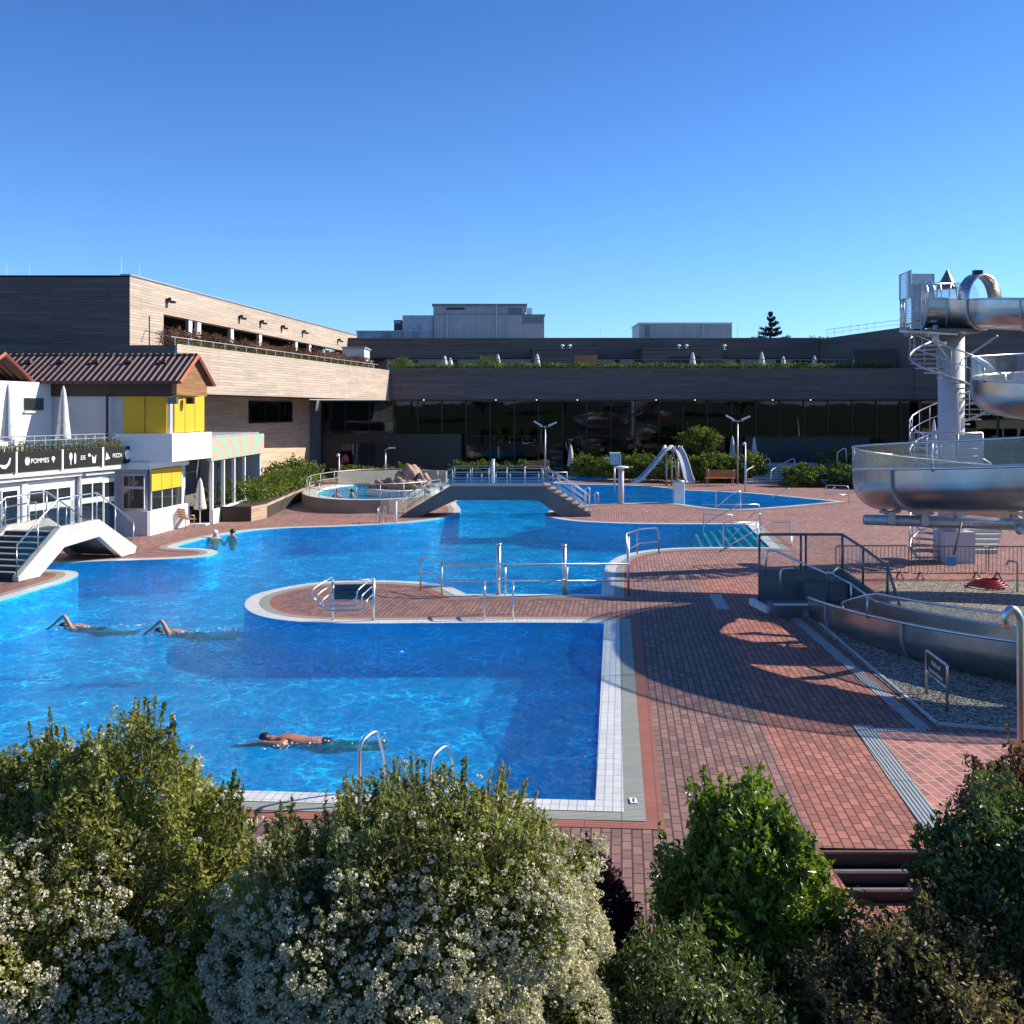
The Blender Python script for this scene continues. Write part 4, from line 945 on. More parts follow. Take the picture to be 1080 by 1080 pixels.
# ================================================================ KIDS POOL, ROCKS, PLANTERS
kp = thing('round_kids_pool', 'raised round kids pool with a brown outer wall and railing left of the footbridge', 'pool', (-8.4, 64, 0))
cx, cy, rx, ry = -8.1, 63.6, 4.7, 7.8
def ell(rx_, ry_, n=64, c=(cx, cy)): return [(c[0] + rx_ * math.cos(6.28319 * k / n), c[1] + ry_ * math.sin(6.28319 * k / n)) for k in range(n)]
def eringmb(o, i, z0, z1):
    n = len(o); mb = MB(); vs = [(*p, z0) for p in o] + [(*p, z1) for p in o] + [(*p, z1) for p in i] + [(*p, z0) for p in i]
    fs = []
    for k in range(n):
        l = (k + 1) % n; fs += [(k, l, n + l, n + k), (n + k, n + l, 2 * n + l, 2 * n + k), (2 * n + k, 2 * n + l, 3 * n + l, 3 * n + k)]
    return mb.add(vs, fs)
eringmb(ell(rx, ry), ell(rx - .12, ry - .12), 0, .72).build('outer_wall', M['basin_wall'], kp)
eringmb(ell(rx - .12, ry - .12), ell(rx - .9, ry - .9), .0, .70).build('rim', M['coping'], kp)
MB().prism(ell(rx - .9, ry - .9), 0.1, .3).build('basin_floor', M['poolwall'], kp)
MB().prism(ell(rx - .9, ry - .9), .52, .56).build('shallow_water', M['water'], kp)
eringmb(ell(2.2, 3.0, 40, (-6.6, 62.5)), ell(1.9, 2.6, 40, (-6.6, 62.5)), .3, .95).build('inner_ring', M['coping'], kp)
MB().prism(ell(1.9, 2.6, 40, (-6.6, 62.5)), .3, .9).build('inner_plinth', M['tan_wall'], kp)
mb = MB()
bp = [(ell(rx - .1, ry - .1)[k]) for k in range(18, 48)]
mb.wall((-11.6, 68.2), (-7.0, 70.6), .7, 1.5, .25, 1); mb.wall((-7.0, 70.6), (-4.5, 69.5), .7, 1.5, .25, 1); mb.build('back_wall', M['tan_wall'], kp)
mb = MB(); E = ell(rx - .3, ry - .3, 64)
pts = [Vector((*E[k % 64], .7)) for k in range(8, 62, 3)]
posts_rail(mb, pts, .85, .022, mids=(.5,)); mb.build('railing', M['steel_dull'], kp, True)
def rock(c, r, seed, mat=None):
    bm = bmesh.new(); bmesh.ops.create_icosphere(bm, subdivisions=4, radius=1)
    rr = np.random.default_rng(seed); ph = rr.uniform(0, 6, 6)
    for v_ in bm.verts:
        d = v_.co.copy(); k = .9 + .22 * abs(math.sin(4 * d.x + 3 * d.z + ph[4])) + .16 * math.sin(3 * d.x + ph[0]) * math.cos(3 * d.y + ph[1]) + .10 * math.sin(6 * d.z + ph[2] + 4 * d.x) + .05 * math.sin(13 * d.y + ph[3]) + .07 * abs(math.sin(9 * d.x + 7 * d.z + ph[1])) - .08 * abs(math.sin(11 * d.y - 6 * d.z + ph[2]))
        v_.co = Vector((d.x * r[0], d.y * r[1], d.z * r[2])) * k
    me = bpy.data.meshes.new('boulder'); bm.to_mesh(me); bm.free(); me.materials.append(M['rock'])
    for p in me.polygons: p.use_smooth = True
    ob = bpy.data.objects.new('boulder', me); C.objects.link(ob); ob.location = c; ORG[ob.name] = Vector(c); return ob
RK = [((-7.5, 61.6, 1.1), (.8, .7, .38), 'flat dark boulder at the left end of the rock pile'), ((-6.75, 61.0, 1.12), (.6, .55, .45), 'rounded boulder at the front of the rock pile'),
      ((-6.1, 62.0, 1.75), (.52, .55, .6), 'tallest pinkish boulder on top of the rock pile'), ((-5.35, 61.7, 1.35), (.42, .45, .5), 'upright boulder on the right of the rock pile'),
      ((-6.6, 61.9, 1.5), (.5, .5, .4), 'boulder leaning against the left side of the tallest one'), ((-6.0, 60.8, 1.1), (.45, .4, .32), 'small boulder in front below the tallest one'),
      ((-5.45, 60.6, 1.05), (.6, .5, .42), 'low boulder at the right front of the rock pile'), ((-8.2, 61.4, .95), (.4, .4, .25), 'smallest boulder beside the left end of the rock pile')]
for i, (c, r, l) in enumerate(RK): tagp(rock(c, r, i), l, 'boulder', 'boulders in the kids pool')
# wooden planter
pl = [G(202, 550), G(265, 550), G(281, 546.5), G(312, 531), G(332, 522), G(330, 514), G(300, 517), G(262, 527), G(205, 537)]
pt = thing('wooden_planter', 'long boarded planter filled with a green hedge between restaurant and kids pool', 'planter', G(255, 545))
for i in range(5):
    MB().wall(pl[i], pl[i + 1], 0, .75, .08, -1 if False else 1).build('planter_side', M['planter_wood'] if i == 0 else M['planter_pale'], pt)
MB().prism([Vector(p[:2]).lerp(Vector((-12.6, 56.5)), .06) for p in pl], 0.01, .60).build('soil', M['soil'], pt)

# ================================================================ TOWER
TX, TY = 16.3, 38.0
tw = thing('slide_tower', 'pale round column with a spiral staircase and mesh screened platform carrying the slide start', 'slide tower', (TX, TY, 0))
MB().lathe((TX, TY, 0), [(.46, 0), (.46, 8.35)], 32).build('column', M['col_grey'], tw, True)
MB().box((TX + .1, TY, .4), (1.1, 1.1, 1.5)).build('column_base', M['col_grey'], tw)
# spiral treads: one full spiral from ground to platform
Ns = 44; Z0, Z1 = .2, 8.5; TURN = 2.35 * 2 * math.pi; ph0 = R(200)
tmb = MB(); rail = []; rail_lo = []; pmb = MB()
for k in range(Ns):
    a = ph0 - TURN * k / Ns; z = Z0 + (Z1 - Z0) * k / Ns; da = TURN / Ns * 1.05
    i_, o_ = .47, 1.45
    pts = [(TX + i_ * math.cos(a), TY + i_ * math.sin(a)), (TX + o_ * math.cos(a), TY + o_ * math.sin(a)), (TX + o_ * math.cos(a - da), TY + o_ * math.sin(a - da)), (TX + i_ * math.cos(a - da), TY + i_ * math.sin(a - da))]
    tmb.prism(pts, z - .05, z)
    pr_ = Vector((TX + o_ * math.cos(a), TY + o_ * math.sin(a), z)); rail.append(pr_ + Vector((0, 0, 1.05))); rail_lo.append(pr_ + Vector((0, 0, -.03)))
    if k % 1 == 0: pmb.tube([pr_, pr_ + Vector((0, 0, 1.05))], .014, 5)
tmb.build('stair_tread', M['mesh'], tw)
MB().tube(rail, .028, 8).build('spiral_handrail', M['steel'], tw, True)
MB().tube([p - Vector((0, 0, .5)) for p in rail], .016, 6).build('spiral_mid_rail', M['steel'], tw, True)
MB().tube(rail_lo, .045, 8).build('stair_stringer', M['steel_dull'], tw, True)
pmb.build('baluster', M['steel_dull'], tw, True)
# intermediate landing
MB().prism([(TX - 1.45, TY - 1.45), (TX + .5, TY - 1.45), (TX + .5, TY - .4), (TX - 1.45, TY - .4)], 3.62, 3.72).build('landing', M['mesh'], tw)
mb = MB(); posts_rail(mb, [(TX - 1.45, TY - .2, 3.7), (TX - 1.4, TY - 1.2, 3.7), (TX - .4, TY - 1.5, 3.7), (TX + .5, TY - 1.45, 3.7)], 1.1, .022, mids=(.25, .5, .75))
mb.build('landing_rail', M['steel'], tw, True)
mb = MB(); mb.box((TX - .0, TY - 1.46, 4.25), (.95, .03, 1.0)); mb.build('landing_screen', M['col_grey'], tw)
# top platform
def Tp(px, py, Y=36.8): return At(px, py, Y)
a = Tp(948, 352); c = Tp(1000, 352)
MB().prism([(a.x + .1, 36.4), (TX + .5, 36.4), (TX + .5, 38.8), (a.x + .95, 38.8)], 8.40, 8.5).build('platform', M['steel_dark'], tw)
def screen(px0, y0, px1, y1, yb0, yb1, Y0, Y1, nm_='mesh_screen'):
    A_, B_ = At(px0, y0, Y0), At(px1, y1, Y1); A2, B2 = At(px0, yb0, Y0), At(px1, yb1, Y1)
    mb = MB(); th = Vector((0.0, .03, 0)); mb.add([A_, B_, B2, A2, A_ + th, B_ + th, B2 + th, A2 + th], [(0, 1, 2, 3), (7, 6, 5, 4)]); mb.build(nm_, M['mesh'], tw)
    MB().tube([A_, B_, B2, A2], .03, 6, closed=True).build('screen_frame', M['steel_dull'], tw)
screen(949, 290, 961, 285, 316, 313, 37.4, 36.5); screen(950, 316, 962, 314, 350, 348, 37.4, 36.5); screen(961.5, 289, 985, 289, 320, 320, 38.4, 38.4); screen(962, 300, 971, 300, 350, 350, 36.4, 36.4)
mb = MB()
for px in (950, 953, 963, 966): mb.tube([At(px, 316, 36.5), At(px, 350, 36.5)], .035, 6)
mb.tube([At(949, 345, 36.4), At(970, 338, 36.4)], .03, 6); mb.tube([At(963, 300, 36.4), At(1005, 299, 36.6)], .03, 6); mb.tube([At(949, 349, 36.4), At(1010, 352, 36.4)], .06, 6)
mb.build('platform_railing', M['steel'], tw, True)
MB().tube(fillet([At(986, 343, 37), At(986, 357, 37), At(990, 362, 37), At(997, 361, 37)], .3), .13, 10).build('drain_pipe', M['steel'], tw, True)
p = At(999, 300, 38.6); MB().lathe((p.x, p.y, 10.2), [(.35, 0), (.38, .03), (.003, .75)], 14).build('cone_cap', M['steel_dark'], tw)
mb = MB(); 
mb.tube([(TX + .3, TY - .4, 7.5), (TX + 1.2, TY - 1.1, 8.3)], .04, 5); mb.tube([(TX - .3, TY - .4, 7.5), (TX - 1.2, TY - 1.1, 8.3)], .04, 5)
mb.build('platform_brace', M['steel_dull'], tw)

# ================================================================ BIG SLIDE
SP = [(14.95, 37.5, 9.62), (15.5, 37.45, 9.6), (16.15, 37.15, 9.56), (16.65, 36.3, 9.5), (17.1, 35.4, 9.4), (18.2, 34.6, 9.25), (20.6, 33.9, 8.9), (22.6, 31.8, 8.3), (22.6, 28.6, 7.8), (21.2, 27.3, 7.45),  (19.8, 28.4, 7.2), (18.6, 30.6, 7.0), (16.4, 31.4, 6.8), (14.5, 30.2, 6.62), (13.75, 28.2, 6.42), (14.6, 26.3, 6.22), (16.6, 25.6, 6.0), (19.2, 26.2, 5.75),
      (21.6, 26.4, 5.5), (23.2, 24.6, 5.3), (22.8, 22.0, 5.1), (20.6, 20.5, 4.95), (17.2, 20.1, 4.8), (14.2, 20.6, 4.65), (11.95, 21.9, 4.45), (10.3, 23.8, 4.25), (9.8, 26.1, 4.08), (10.35, 28.6, 3.9), (12.2, 31.0, 3.6), (15.6, 32.0, 3.2), (19.4, 31.0, 2.8), (21.8, 28, 2.3), (21.9, 24.2, 1.8),
      (20.0, 20.7, 1.45), (16.8, 19.4, 1.2), (13.6, 19.3, 1.08), (11.5, 20.3, .98), (9.95, 22.1, .88), (9.1, 24.3, .76), (8.8, 26.3, .62), (8.7, 27.6, .55)]
path = catmull(SP, 6); NP = len(path)
sl_ = thing('water_slide', 'stainless steel open spiral water slide winding down from the tower to the gravel bed', 'water slide', (15, 27, 0))
RW = 0.74; DP = 0.27
def frame(i, P=None):
    P = P or path; t = P[min(i + 1, len(P) - 1)] - P[max(i - 1, 0)]; t.normalize(); s_ = Vector((t.y, -t.x, 0)).normalized(); return t, s_   # s_ = right of travel
def trough(i0, i1, grow=0.0, name='trough', mat=None, P=None):
    P = P or path
    na = 18; prof = []
    for k in range(na + 1):
        a = math.pi * k / na; prof.append((-math.cos(a), -math.sin(a)))
    outer = [(-RW - grow, 0)] + [(x * (RW + grow), -DP + y * (RW + grow)) for x, y in prof] + [(RW + grow, 0)]
    ri = RW - .035 if not grow else RW + .001
    inner = [(-ri, 0)] + [(x * ri, -DP + y * ri) for x, y in prof] + [(ri, 0)]
    pr_ = outer + inner[::-1]; n = len(pr_); vs = []; fs = []
    for i in range(i0, i1 + 1):
        t, s_ = frame(i, P)
        for x, y in pr_: vs.append(P[i] + s_ * x + Vector((0, 0, y)))
    m_ = i1 - i0
    for j in range(m_):
        for k in range(n):
            l = (k + 1) % n; fs.append((j * n + k, (j + 1) * n + k, (j + 1) * n + l, j * n + l))
    fs += [tuple(range(n)), tuple(m_ * n + k for k in range(n))[::-1]]
    return MB().add(vs, fs)
seg_edges = list(range(0, NP - 1, 9)); seg_edges = [e for e in seg_edges if NP - 1 - e > 4] + [NP - 1]
for a_, b_ in zip(seg_edges[:-1], seg_edges[1:]):
    ob = trough(a_, b_).build('slide_trough', M['slide'], sl_, True)
    # auto-sharp at the rim
    ob.modifiers.new('split', 'EDGE_SPLIT').split_angle = R(50)
def flange(i):
    t, s_ = frame(i); P = [path[i] - t * .03, path[i] + t * .03]
    na = 18; mbf = MB(); vs = []
    for q in P:
        for rr in (RW + .06, RW):
            for k in range(-1, na + 2):
                if k == -1: x, y = -rr, 0
                elif k == na + 1: x, y = rr, 0
                else: a = math.pi * k / na; x, y = -math.cos(a) * rr, -DP - math.sin(a) * rr
                vs.append(q + s_ * x + Vector((0, 0, y)))
    m_ = na + 3; fs = []
    for k in range(m_ - 1): fs += [(k, k + 1, 2 * m_ + k + 1, 2 * m_ + k), (k, m_ + k, m_ + k + 1, k + 1), (2 * m_ + k, 2 * m_ + k + 1, 3 * m_ + k + 1, 3 * m_ + k)]
    return mbf.add(vs, fs)
for e in seg_edges[:-1]: flange(e).build('joint_flange', M['steel_dull'], sl_)
for sgn, nm_ in ((-1, 'left_rim'), (1, 'right_rim')):
    MB().tube([path[i] + frame(i)[1] * sgn * (RW + .0) + Vector((0, 0, .02)) for i in range(NP)], .035, 8).build('rim_tube', M['steel'], sl_, True)
def guard(i0, i1, sgn, h=.55, out=.02, every=12):
    base = [path[i] + frame(i)[1] * sgn * (RW + out) + Vector((0, 0, .05)) for i in range(i0, i1 + 1)]
    n = len(base); hs = [h * min(1, (.25 + k / 5.0), (.25 + (n - 1 - k) / 5.0)) for k in range(n)]
    mb = MB(); th = [frame(i)[1] * sgn * .012 for i in range(i0, i1 + 1)]
    vs = []
    for k, p in enumerate(base): 
        u = Vector((0, 0, hs[k])); vs += [p, p + u, p + u + th[k], p + th[k]]
    fs = []
    for k in range(n - 1):
        for a_ in range(4): b_ = (a_ + 1) % 4; fs.append((k * 4 + a_, k * 4 + b_, k * 4 + 4 + b_, k * 4 + 4 + a_))
    mb.add(vs, fs).build('acrylic_guard', M['acrylic'], sl_)
    rl_ = MB().tube([base[0] - Vector((0, 0, .05))] + [p + Vector((0, 0, hs[k])) for k, p in enumerate(base)] + [base[-1] - Vector((0, 0, .05))], .028, 8)
    rl_.build('guard_rail', M['steel'], sl_, True)
    for k in range(every // 2, n - 2, every): MB().tube([base[k] - Vector((0, 0, .1)), base[k] + Vector((0, 0, hs[k]))], .022, 6).build('guard_post', M['steel'], sl_, True)
ix = lambda k: k * 6
guard(ix(11), ix(14) + 2, 1, .55)
guard(ix(20), ix(31), -1, .58)
guard(ix(33), ix(38) + 3, -1, .52)
guard(ix(7), ix(9), -1, .5)
# hoops over the start
def hoop(i, r_, tr, name, mat, lift=.0):
    t, s_ = frame(i); pts = [path[i] + s_ * (-math.cos(a)) * r_ + Vector((0, 0, math.sin(a) * r_ * 1.12 + lift)) for a in [math.pi * k / 16 for k in range(17)]]
    return MB().tube(pts, tr, 8).build(name, mat, sl_, True)
for i in (1, 4, 7, 11): hoop(i, .62, .03, 'canopy_hoop', M['steel'])
na = 16; vs = []; fs = []
for j, i in enumerate(range(0, 16)):
    t, s_ = frame(i)
    for k in range(na + 1):
        a = math.pi * k / na; vs.append(path[i] + s_ * (-math.cos(a)) * .6 + Vector((0, 0, math.sin(a) * .68)))
for j in range(15):
    for k in range(na): fs.append((j * (na + 1) + k, j * (na + 1) + k + 1, (j + 1) * (na + 1) + k + 1, (j + 1) * (na + 1) + k))
MB().add(vs, fs).build('acrylic_canopy', M['acrylic'], sl_, True)
vs = []; fs = []; i0 = 10
for j, i in enumerate((16, 19)):
    t, s_ = frame(i)
    for rr in (.76, .82):
        for k in range(na + 1):
            a = math.pi * k / na; vs.append(path[i] + s_ * (-math.cos(a)) * rr + Vector((0, 0, math.sin(a) * rr * 1.15)))
m_ = na + 1
for k in range(na): fs += [(k, k + 1, 2 * m_ + k + 1, 2 * m_ + k), (m_ + k, 3 * m_ + k, 3 * m_ + k + 1, m_ + k + 1), (k, m_ + k, m_ + k + 1, k + 1), (2 * m_ + k, 2 * m_ + k + 1, 3 * m_ + k + 1, 3 * m_ + k)]
MB().add(vs, fs).build('steel_arch', M['slide'], sl_, True)
t, s_ = frame(17); q = path[17] + Vector((0, 0, 1.0)); MB().box(q, (.3, .2, .16)).build('arch_sensor', M['black'], sl_)
# mast with cantilever beams
ms = thing('slide_mast', 'steel mast with cantilever beams holding the lower loop of the slide', 'support mast', (17.0, 26.4, 0))
MB().tube([(17, 26.4, 0), (17, 26.4, 7.6)], .24, 16).build('mast', M['steel_dull'], ms, True)
hub = At(1008, 547, 25.6)
def beam(a, b_, r0, r1): MB().tube([a, b_], [r0, r1], 12).build('beam', M['steel_dull'], ms, True)
beam(Vector((17, 26.4, 2.55)), At(912, 548, 25.6), .19, .13); beam(Vector((17, 26.4, 2.7)), (11.2, 22.6, 2.98), .17, .12); beam(Vector((17, 26.4, 2.4)), (12.2, 30.6, 2.35), .17, .12)
beam(Vector((17, 26.4, 4.6)), (14.3, 27.8, 5.15), .14, .1); beam(Vector((17, 26.4, 2.7)), (17, 20.6, 3.5), .17, .12); beam(Vector((17, 26.4, 6.9)), (20.4, 28.2, 5.9), .14, .1)
beam(Vector((17, 26.4, 2.6)), (20.8, 22.6, 3.6), .15, .1); beam(Vector((17, 26.4, 1.4)), (21.2, 28.2, 1.3), .15, .1)
for sx_, sy_, sz in ((9.45, 25.6, 3.05), (10.3, 25.65, 3.0), (11.3, 22.7, 3.2), (12.2, 30.6, 2.55), (14.3, 27.8, 5.28)):
    MB().prism([(sx_ - .09, sy_ - .12), (sx_ + .09, sy_ - .12), (sx_ + .09, sy_ + .12), (sx_ - .09, sy_ + .12)], sz - .28, sz + .02).tube([(sx_ - .25, sy_, sz + .06), (sx_, sy_, sz - .02), (sx_ + .25, sy_, sz + .06)], .06, 8).build('saddle', M['steel_dull'], ms)
# braces and the wet lever under the slide
mb = MB(); hb_ = hub + Vector((.0, 0, .05))
for d in ((-.3, -.2, .35), (.35, -.2, .45), (.8, -.4, .5), (-.1, -.4, .3)): mb.tube([hb_, hb_ + Vector(d)], .06, 8)
mb.build('brace', M['white_metal'], ms, True)
tb = thing('hanging_tube', 'thin dark tube with a blue block on its end hanging under the slide', 'tube', At(1002, 597, 25.5))
MB().tube([At(1014, 551, 25.5), At(1006, 585, 25.5)], .025, 6).build('tube', M['steel_dark'], tb, True)
a = At(1003, 592, 25.5); bevel(MB().box(a, (.2, .12, .22), R(10)).build('block', M['blue'], tb), .015)
# exit basin
eb = thing('slide_exit_basin', 'dark grey metal exit basin of the slide with steps and clear side guards', 'exit basin', (8.5, 28.6, 0))
P1 = Vector((7.15, 29.6)); P2 = Vector((9.55, 29.6)); P3 = Vector((10.3, 27.2)); P4 = Vector((9.6, 26.9)); P5 = Vector((8.05, 26.7)); P6 = Vector((7.15, 28.4))
MB().prism([P6, Vector((8.05, 27.6)), Vector((9.5, 27.6)), Vector((9.7, 29.5)), P1 + Vector((0, -.05))], 0, .18).build('basin_floor', M['steel_dark'], eb)
MB().wall(P1, P2, 0, 1.03, .1, -1).build('back_wall', M['steel_dark'], eb)
MB().slab([(0, 0), (0, 1.03), (2.5, .32), (2.5, 0)], P2, P3, (-.1, 0)).build('side_wall', M['steel_dark'], eb)
MB().box((7.75, 28.15, .16), (1.25, .8, .32)).build('entry_step', M['steel_dark'], eb); MB().box((7.75, 27.76, .34), (1.27, .06, .05)).build('step_edge', M['white_metal'], eb)
MB().box((8.9, 29.25, .45), (1.2, .5, .5)).build('inner_step', M['steel_dark'], eb)
MB().slab([(0, 0), (0, .35), (1.4, .35), (1.4, 0)], (8.3, 27.7), (8.85, 26.5), (.1, .03)).build('near_wall', M['steel_dark'], eb)
MB().box((7.0, 28.9, .09), (.14, 1.3, .18), R(8)).build('white_kerb', M['white_metal'], eb)
mb = MB()
def v3(p, z): return Vector((p.x, p.y, z))
tops = [(P1, 0, 2.02), (P1.lerp(P2, .5), 1.0, 2.02), (P1.lerp(P2, .56), 1.0, 2.02), (P2, 1.0, 2.02), (P2.lerp(P3, .38), .7, 1.75), (P2.lerp(P3, .8), .45, 1.4), (P3, .25, .4)]
for p, z0, z1 in tops: mb.tube([v3(p, z0), v3(p, z1)], .035, 6)
mb.tube([v3(p, z) for p, _, z in tops], .04, 8); mb.build('guard_frame', M['steel_dark'], eb, True)
for (pa, za, zb), (pb2, zc, zd) in zip(tops[:-1], tops[1:]):
    if (pb2 - pa).length < .3: continue
    a_ = v3(pa, max(za, .95) if za < .5 and zb > 1.9 else za); 
    MB().add([v3(pa, a_.z), v3(pb2, zc), v3(pb2, zd), v3(pa, zb)], [(0, 1, 2, 3)]).build('guard_pane', M['clear_glass'], eb)
mb = MB()
mb.tube(fillet([(7.2, 29.2, 0.9), (7.3, 29.3, 1.6), (7.45, 29.2, 1.62), (8.6, 27.7, 1.15), (8.9, 27.9, 1.35)], .15), .03, 8)
mb.tube(fillet([(7.45, 28.4, .3), (7.45, 28.4, 1.2), (7.85, 28.6, 1.2)], .12), .03, 8)
mb.tube([(8.55, 27.7, .3), (8.55, 27.7, 1.25), (9.0, 27.2, 1.0), (9.0, 27.2, .35)], .03, 8); mb.tube([(9.0, 27.2, 1.0), (9.45, 26.5, .62)], .03, 8)
mb.build('handrail', M['steel'], eb, True)
MB().add([(8.55, 27.72, .4), (9.0, 27.22, .4), (9.0, 27.22, .95), (8.55, 27.72, 1.2)], [(0, 1, 2, 3)]).build('guard_pane', M['clear_glass'], eb)

# ================================================================ RAILS, LADDERS, POSTS
def railobj(name, label, cat, tubes, r=.025, mat='steel', group=None, extra=None):
    mb = MB()
    for t in tubes:
        rr = t[1] if isinstance(t, tuple) else r; pts = t[0] if isinstance(t, tuple) else t
        mb.tube(pts, rr, 8)
    o = mb.build(name, M[mat], None, True); return tagp(o, label, cat, group)
Yi = 27.25
br_ = thing('basket_rail', 'curved steel basket rails with a grey board at the rounded deck tongue', 'pool rail', At(372, 656, Yi))
mb = MB(); mb.tube([At(351, 656, Yi), At(351, 611, Yi)], .03, 8); mb.tube([At(394, 656, Yi), At(394, 610, Yi)], .04, 8); mb.build('post', M['steel'], br_, True)
for k in range(3):
    ox, oy = 5.5 * k, 5.2 * k; f_ = .25
    L_ = [At(350, 609 + oy * 1.55, Yi), At(335 + ox, 617.5 + oy, Yi - .4), At(328.5 + ox, 623 + oy, Yi - .6), At(328.5 + ox, 629 + oy * .8, Yi - .6), At(334 + ox * .9, 634 + oy * .95, Yi - .5), At(371 + ox * .9, 634 + oy * .95, Yi - .5), At(376.5 + ox * .9, 631 + oy * .9, Yi - .6), At(376.5 + ox * .9, 623 + oy, Yi - .6), At(393, 609 + oy * 1.7, Yi)]
    MB().tube(fillet(L_, .14, 3), .022, 8).build('curved_rail', M['steel'], br_, True)
MB().tube([At(346, 611.5, Yi + .02), At(390, 611.5, Yi + .02)], .022, 8).build('top_rail', M['steel'], br_, True)
A_, B_ = At(352.5, 616.5, Yi), At(392.5, 632.5, Yi); MB().box(((A_.x + B_.x) / 2, Yi + .03, (A_.z + B_.z) / 2), (B_.x - A_.x, .03, A_.z - B_.z)).build('board', M['teal_board'], br_)
text_mesh('Springen vom Rand', 'lettering', M['black'], br_, Vector(((A_.x + B_.x) / 2, Yi + .01, A_.z - .14)), (1, 0, 0), .085); text_mesh('verboten', 'lettering', M['black'], br_, Vector(((A_.x + B_.x) / 2, Yi + .01, A_.z - .25)), (1, 0, 0), .085)
# long rail across the tongue
Yl = 31.0
lr = thing('long_pool_rail', 'long two-bar steel rail along the far edge of the deck tongue', 'pool rail', At(560, 628, Yl))
mb = MB()
for py0, py1, py2 in ((596, 587, 594.8), (607, 602.5, 612.6)):
    mb.tube(fillet([At(443.5, 619 if py0 == 596 else 604, Yl + .9), At(444, py1 + .5, Yl + .9), At(449, py1, Yl + .8), At(466, py2 - (1 if py0 == 596 else 1), Yl), At(470, py2, Yl), At(664, py2, Yl)], .2, 4), .026, 8)
for px, y0, yb, Y in ((443.5, 588, 617, Yl + .9), (466, 594, 627, Yl), (533, 595, 627, Yl), (598, 595, 628, Yl), (663, 566, 629, Yl)): mb.tube([At(px, y0, Y), Vector((At(px, y0, Y).x, Y, 0))], .026, 8)
mb.build('rail', M['steel'], lr, True)
for px, py in ((526, 573), (595, 574)):
    p = At(px, py, 31.1); tagp(MB().tube([(p.x, p.y, 0), (p.x, p.y, p.z - .06)], .065, 12).tube([(p.x, p.y, p.z - .06), (p.x, p.y, p.z)], .08, 12).build('steel_post', M['steel'], None, True), 'thick steel post, %s of the two by the long rail' % ('left' if px < 560 else 'right'), 'post', 'thick posts at the long rail')
railobj('curved_handrail', 'curved steel handrail at the corner of the shallow bay right of the long rail', 'pool rail',
        [fillet([At(663, 628, 31), At(661, 572, 31.8), At(660, 563, 32), At(675, 558, 33.5), At(694, 556.5, 34.8), At(695, 584, 35)], .25, 5), [At(662, 580, 31.5), At(675, 573, 33.5), At(695, 571, 34.8)], [At(672, 559, 33.4), At(672, 584, 33.4)]], .026)
def ladder(px0, py0, px1, py1, Yd, h, lab, grp='grab rails at the pool edge', name='ladder_rail', reach=.55, w=.03):
    p0 = G(px0, py0); p1 = G(px1, py1); tb_ = []
    for p in (p0, p1):
        tb_.append(fillet([p + Vector((0, Yd * reach, 0)), p + Vector((0, Yd * reach, h)), p + Vector((0, -Yd * .18, h * .92)), p + Vector((0, -Yd * .25, -.3))], .16, 5))
    return railobj(name, lab, 'pool ladder', tb_, w, group=grp)
ladder(511, 652, 541, 652, 1, .95, 'pair of steel grab rails on the near edge of the deck tongue')
for px in (378, 450):
    p = At(px, 830, 15.0); 
lq = []
for px, dz in ((379, 0), (452, -.22)):
    p = G(px, 840); lq.append(fillet([p + Vector((.05, -.35, 0)), p + Vector((.05, -.3, .88 + dz)), p + Vector((0.25, .0, .98 + dz)), p + Vector((.33, .22, .5)), p + Vector((.38, .3, -.5))], .14, 5))
railobj('ladder_rail', 'tall steel grab rails rising behind the flowering shrub at the near pool edge', 'pool ladder', lq, .026)
ladder(399, 552, 405, 552, 1, .8, 'small looped ladder rail at the pool edge left of the footbridge')
p = G(417.5, 552); tagp(MB().tube([p, p + Vector((0, 0, 1.1))], .06, 8).build('white_post', M['white_metal'], None, True), 'short white post beside the small ladder left of the footbridge', 'post')
for px, py, h, l in ((767, 530, .0, ''),): pass
# handrails at the entry steps
railobj('stair_handrail', 'nearest bent steel handrail of the submerged entry steps', 'handrail', [[At(763, 577, 40.5), At(763, 552, 40.5), At(766, 551, 40.5), At(800, 551, 41)], [At(764, 578, 40.5), At(811, 551, 44.5), At(834, 551, 44.5), At(835, 576, 42.3)], [At(799, 551, 41), At(799, 575, 41)]], .026, group='handrails of the entry steps')
railobj('stair_handrail', 'middle bent steel handrail of the submerged entry steps', 'handrail', [fillet([At(764, 575, 44), At(795, 541, 44), At(802, 541, 44), At(803, 566, 44)], .2), [At(764, 555, 44), At(800, 553, 44)]], .024, group='handrails of the entry steps')
railobj('stair_handrail', 'farthest bent steel handrail of the submerged entry steps', 'handrail', [fillet([At(742, 577, 47), At(742, 553, 47), At(780, 532, 47), At(801, 531, 47), At(802, 560, 47)], .2), [At(742, 553, 47), At(742, 532, 47), At(800, 532, 47)], [At(742, 543, 47), At(772, 543, 47), At(772, 556, 47)]], .022, group='handrails of the entry steps')
railobj('pool_handrail', 'steel handrail at the near side of the right hand pool', 'handrail', [fillet([At(755, 537, 58), At(755, 518, 58), At(781, 517, 58), At(781, 536, 58)], .2), [At(757, 534, 58), At(772, 521, 58), At(781, 518, 58)]], .024)
railobj('pool_handrail', 'steel handrail in the right hand pool near the stairs', 'handrail', [fillet([At(814, 525, 61), At(830, 515, 61), At(832, 514.5, 61), At(832.5, 533, 61)], .2)], .024)
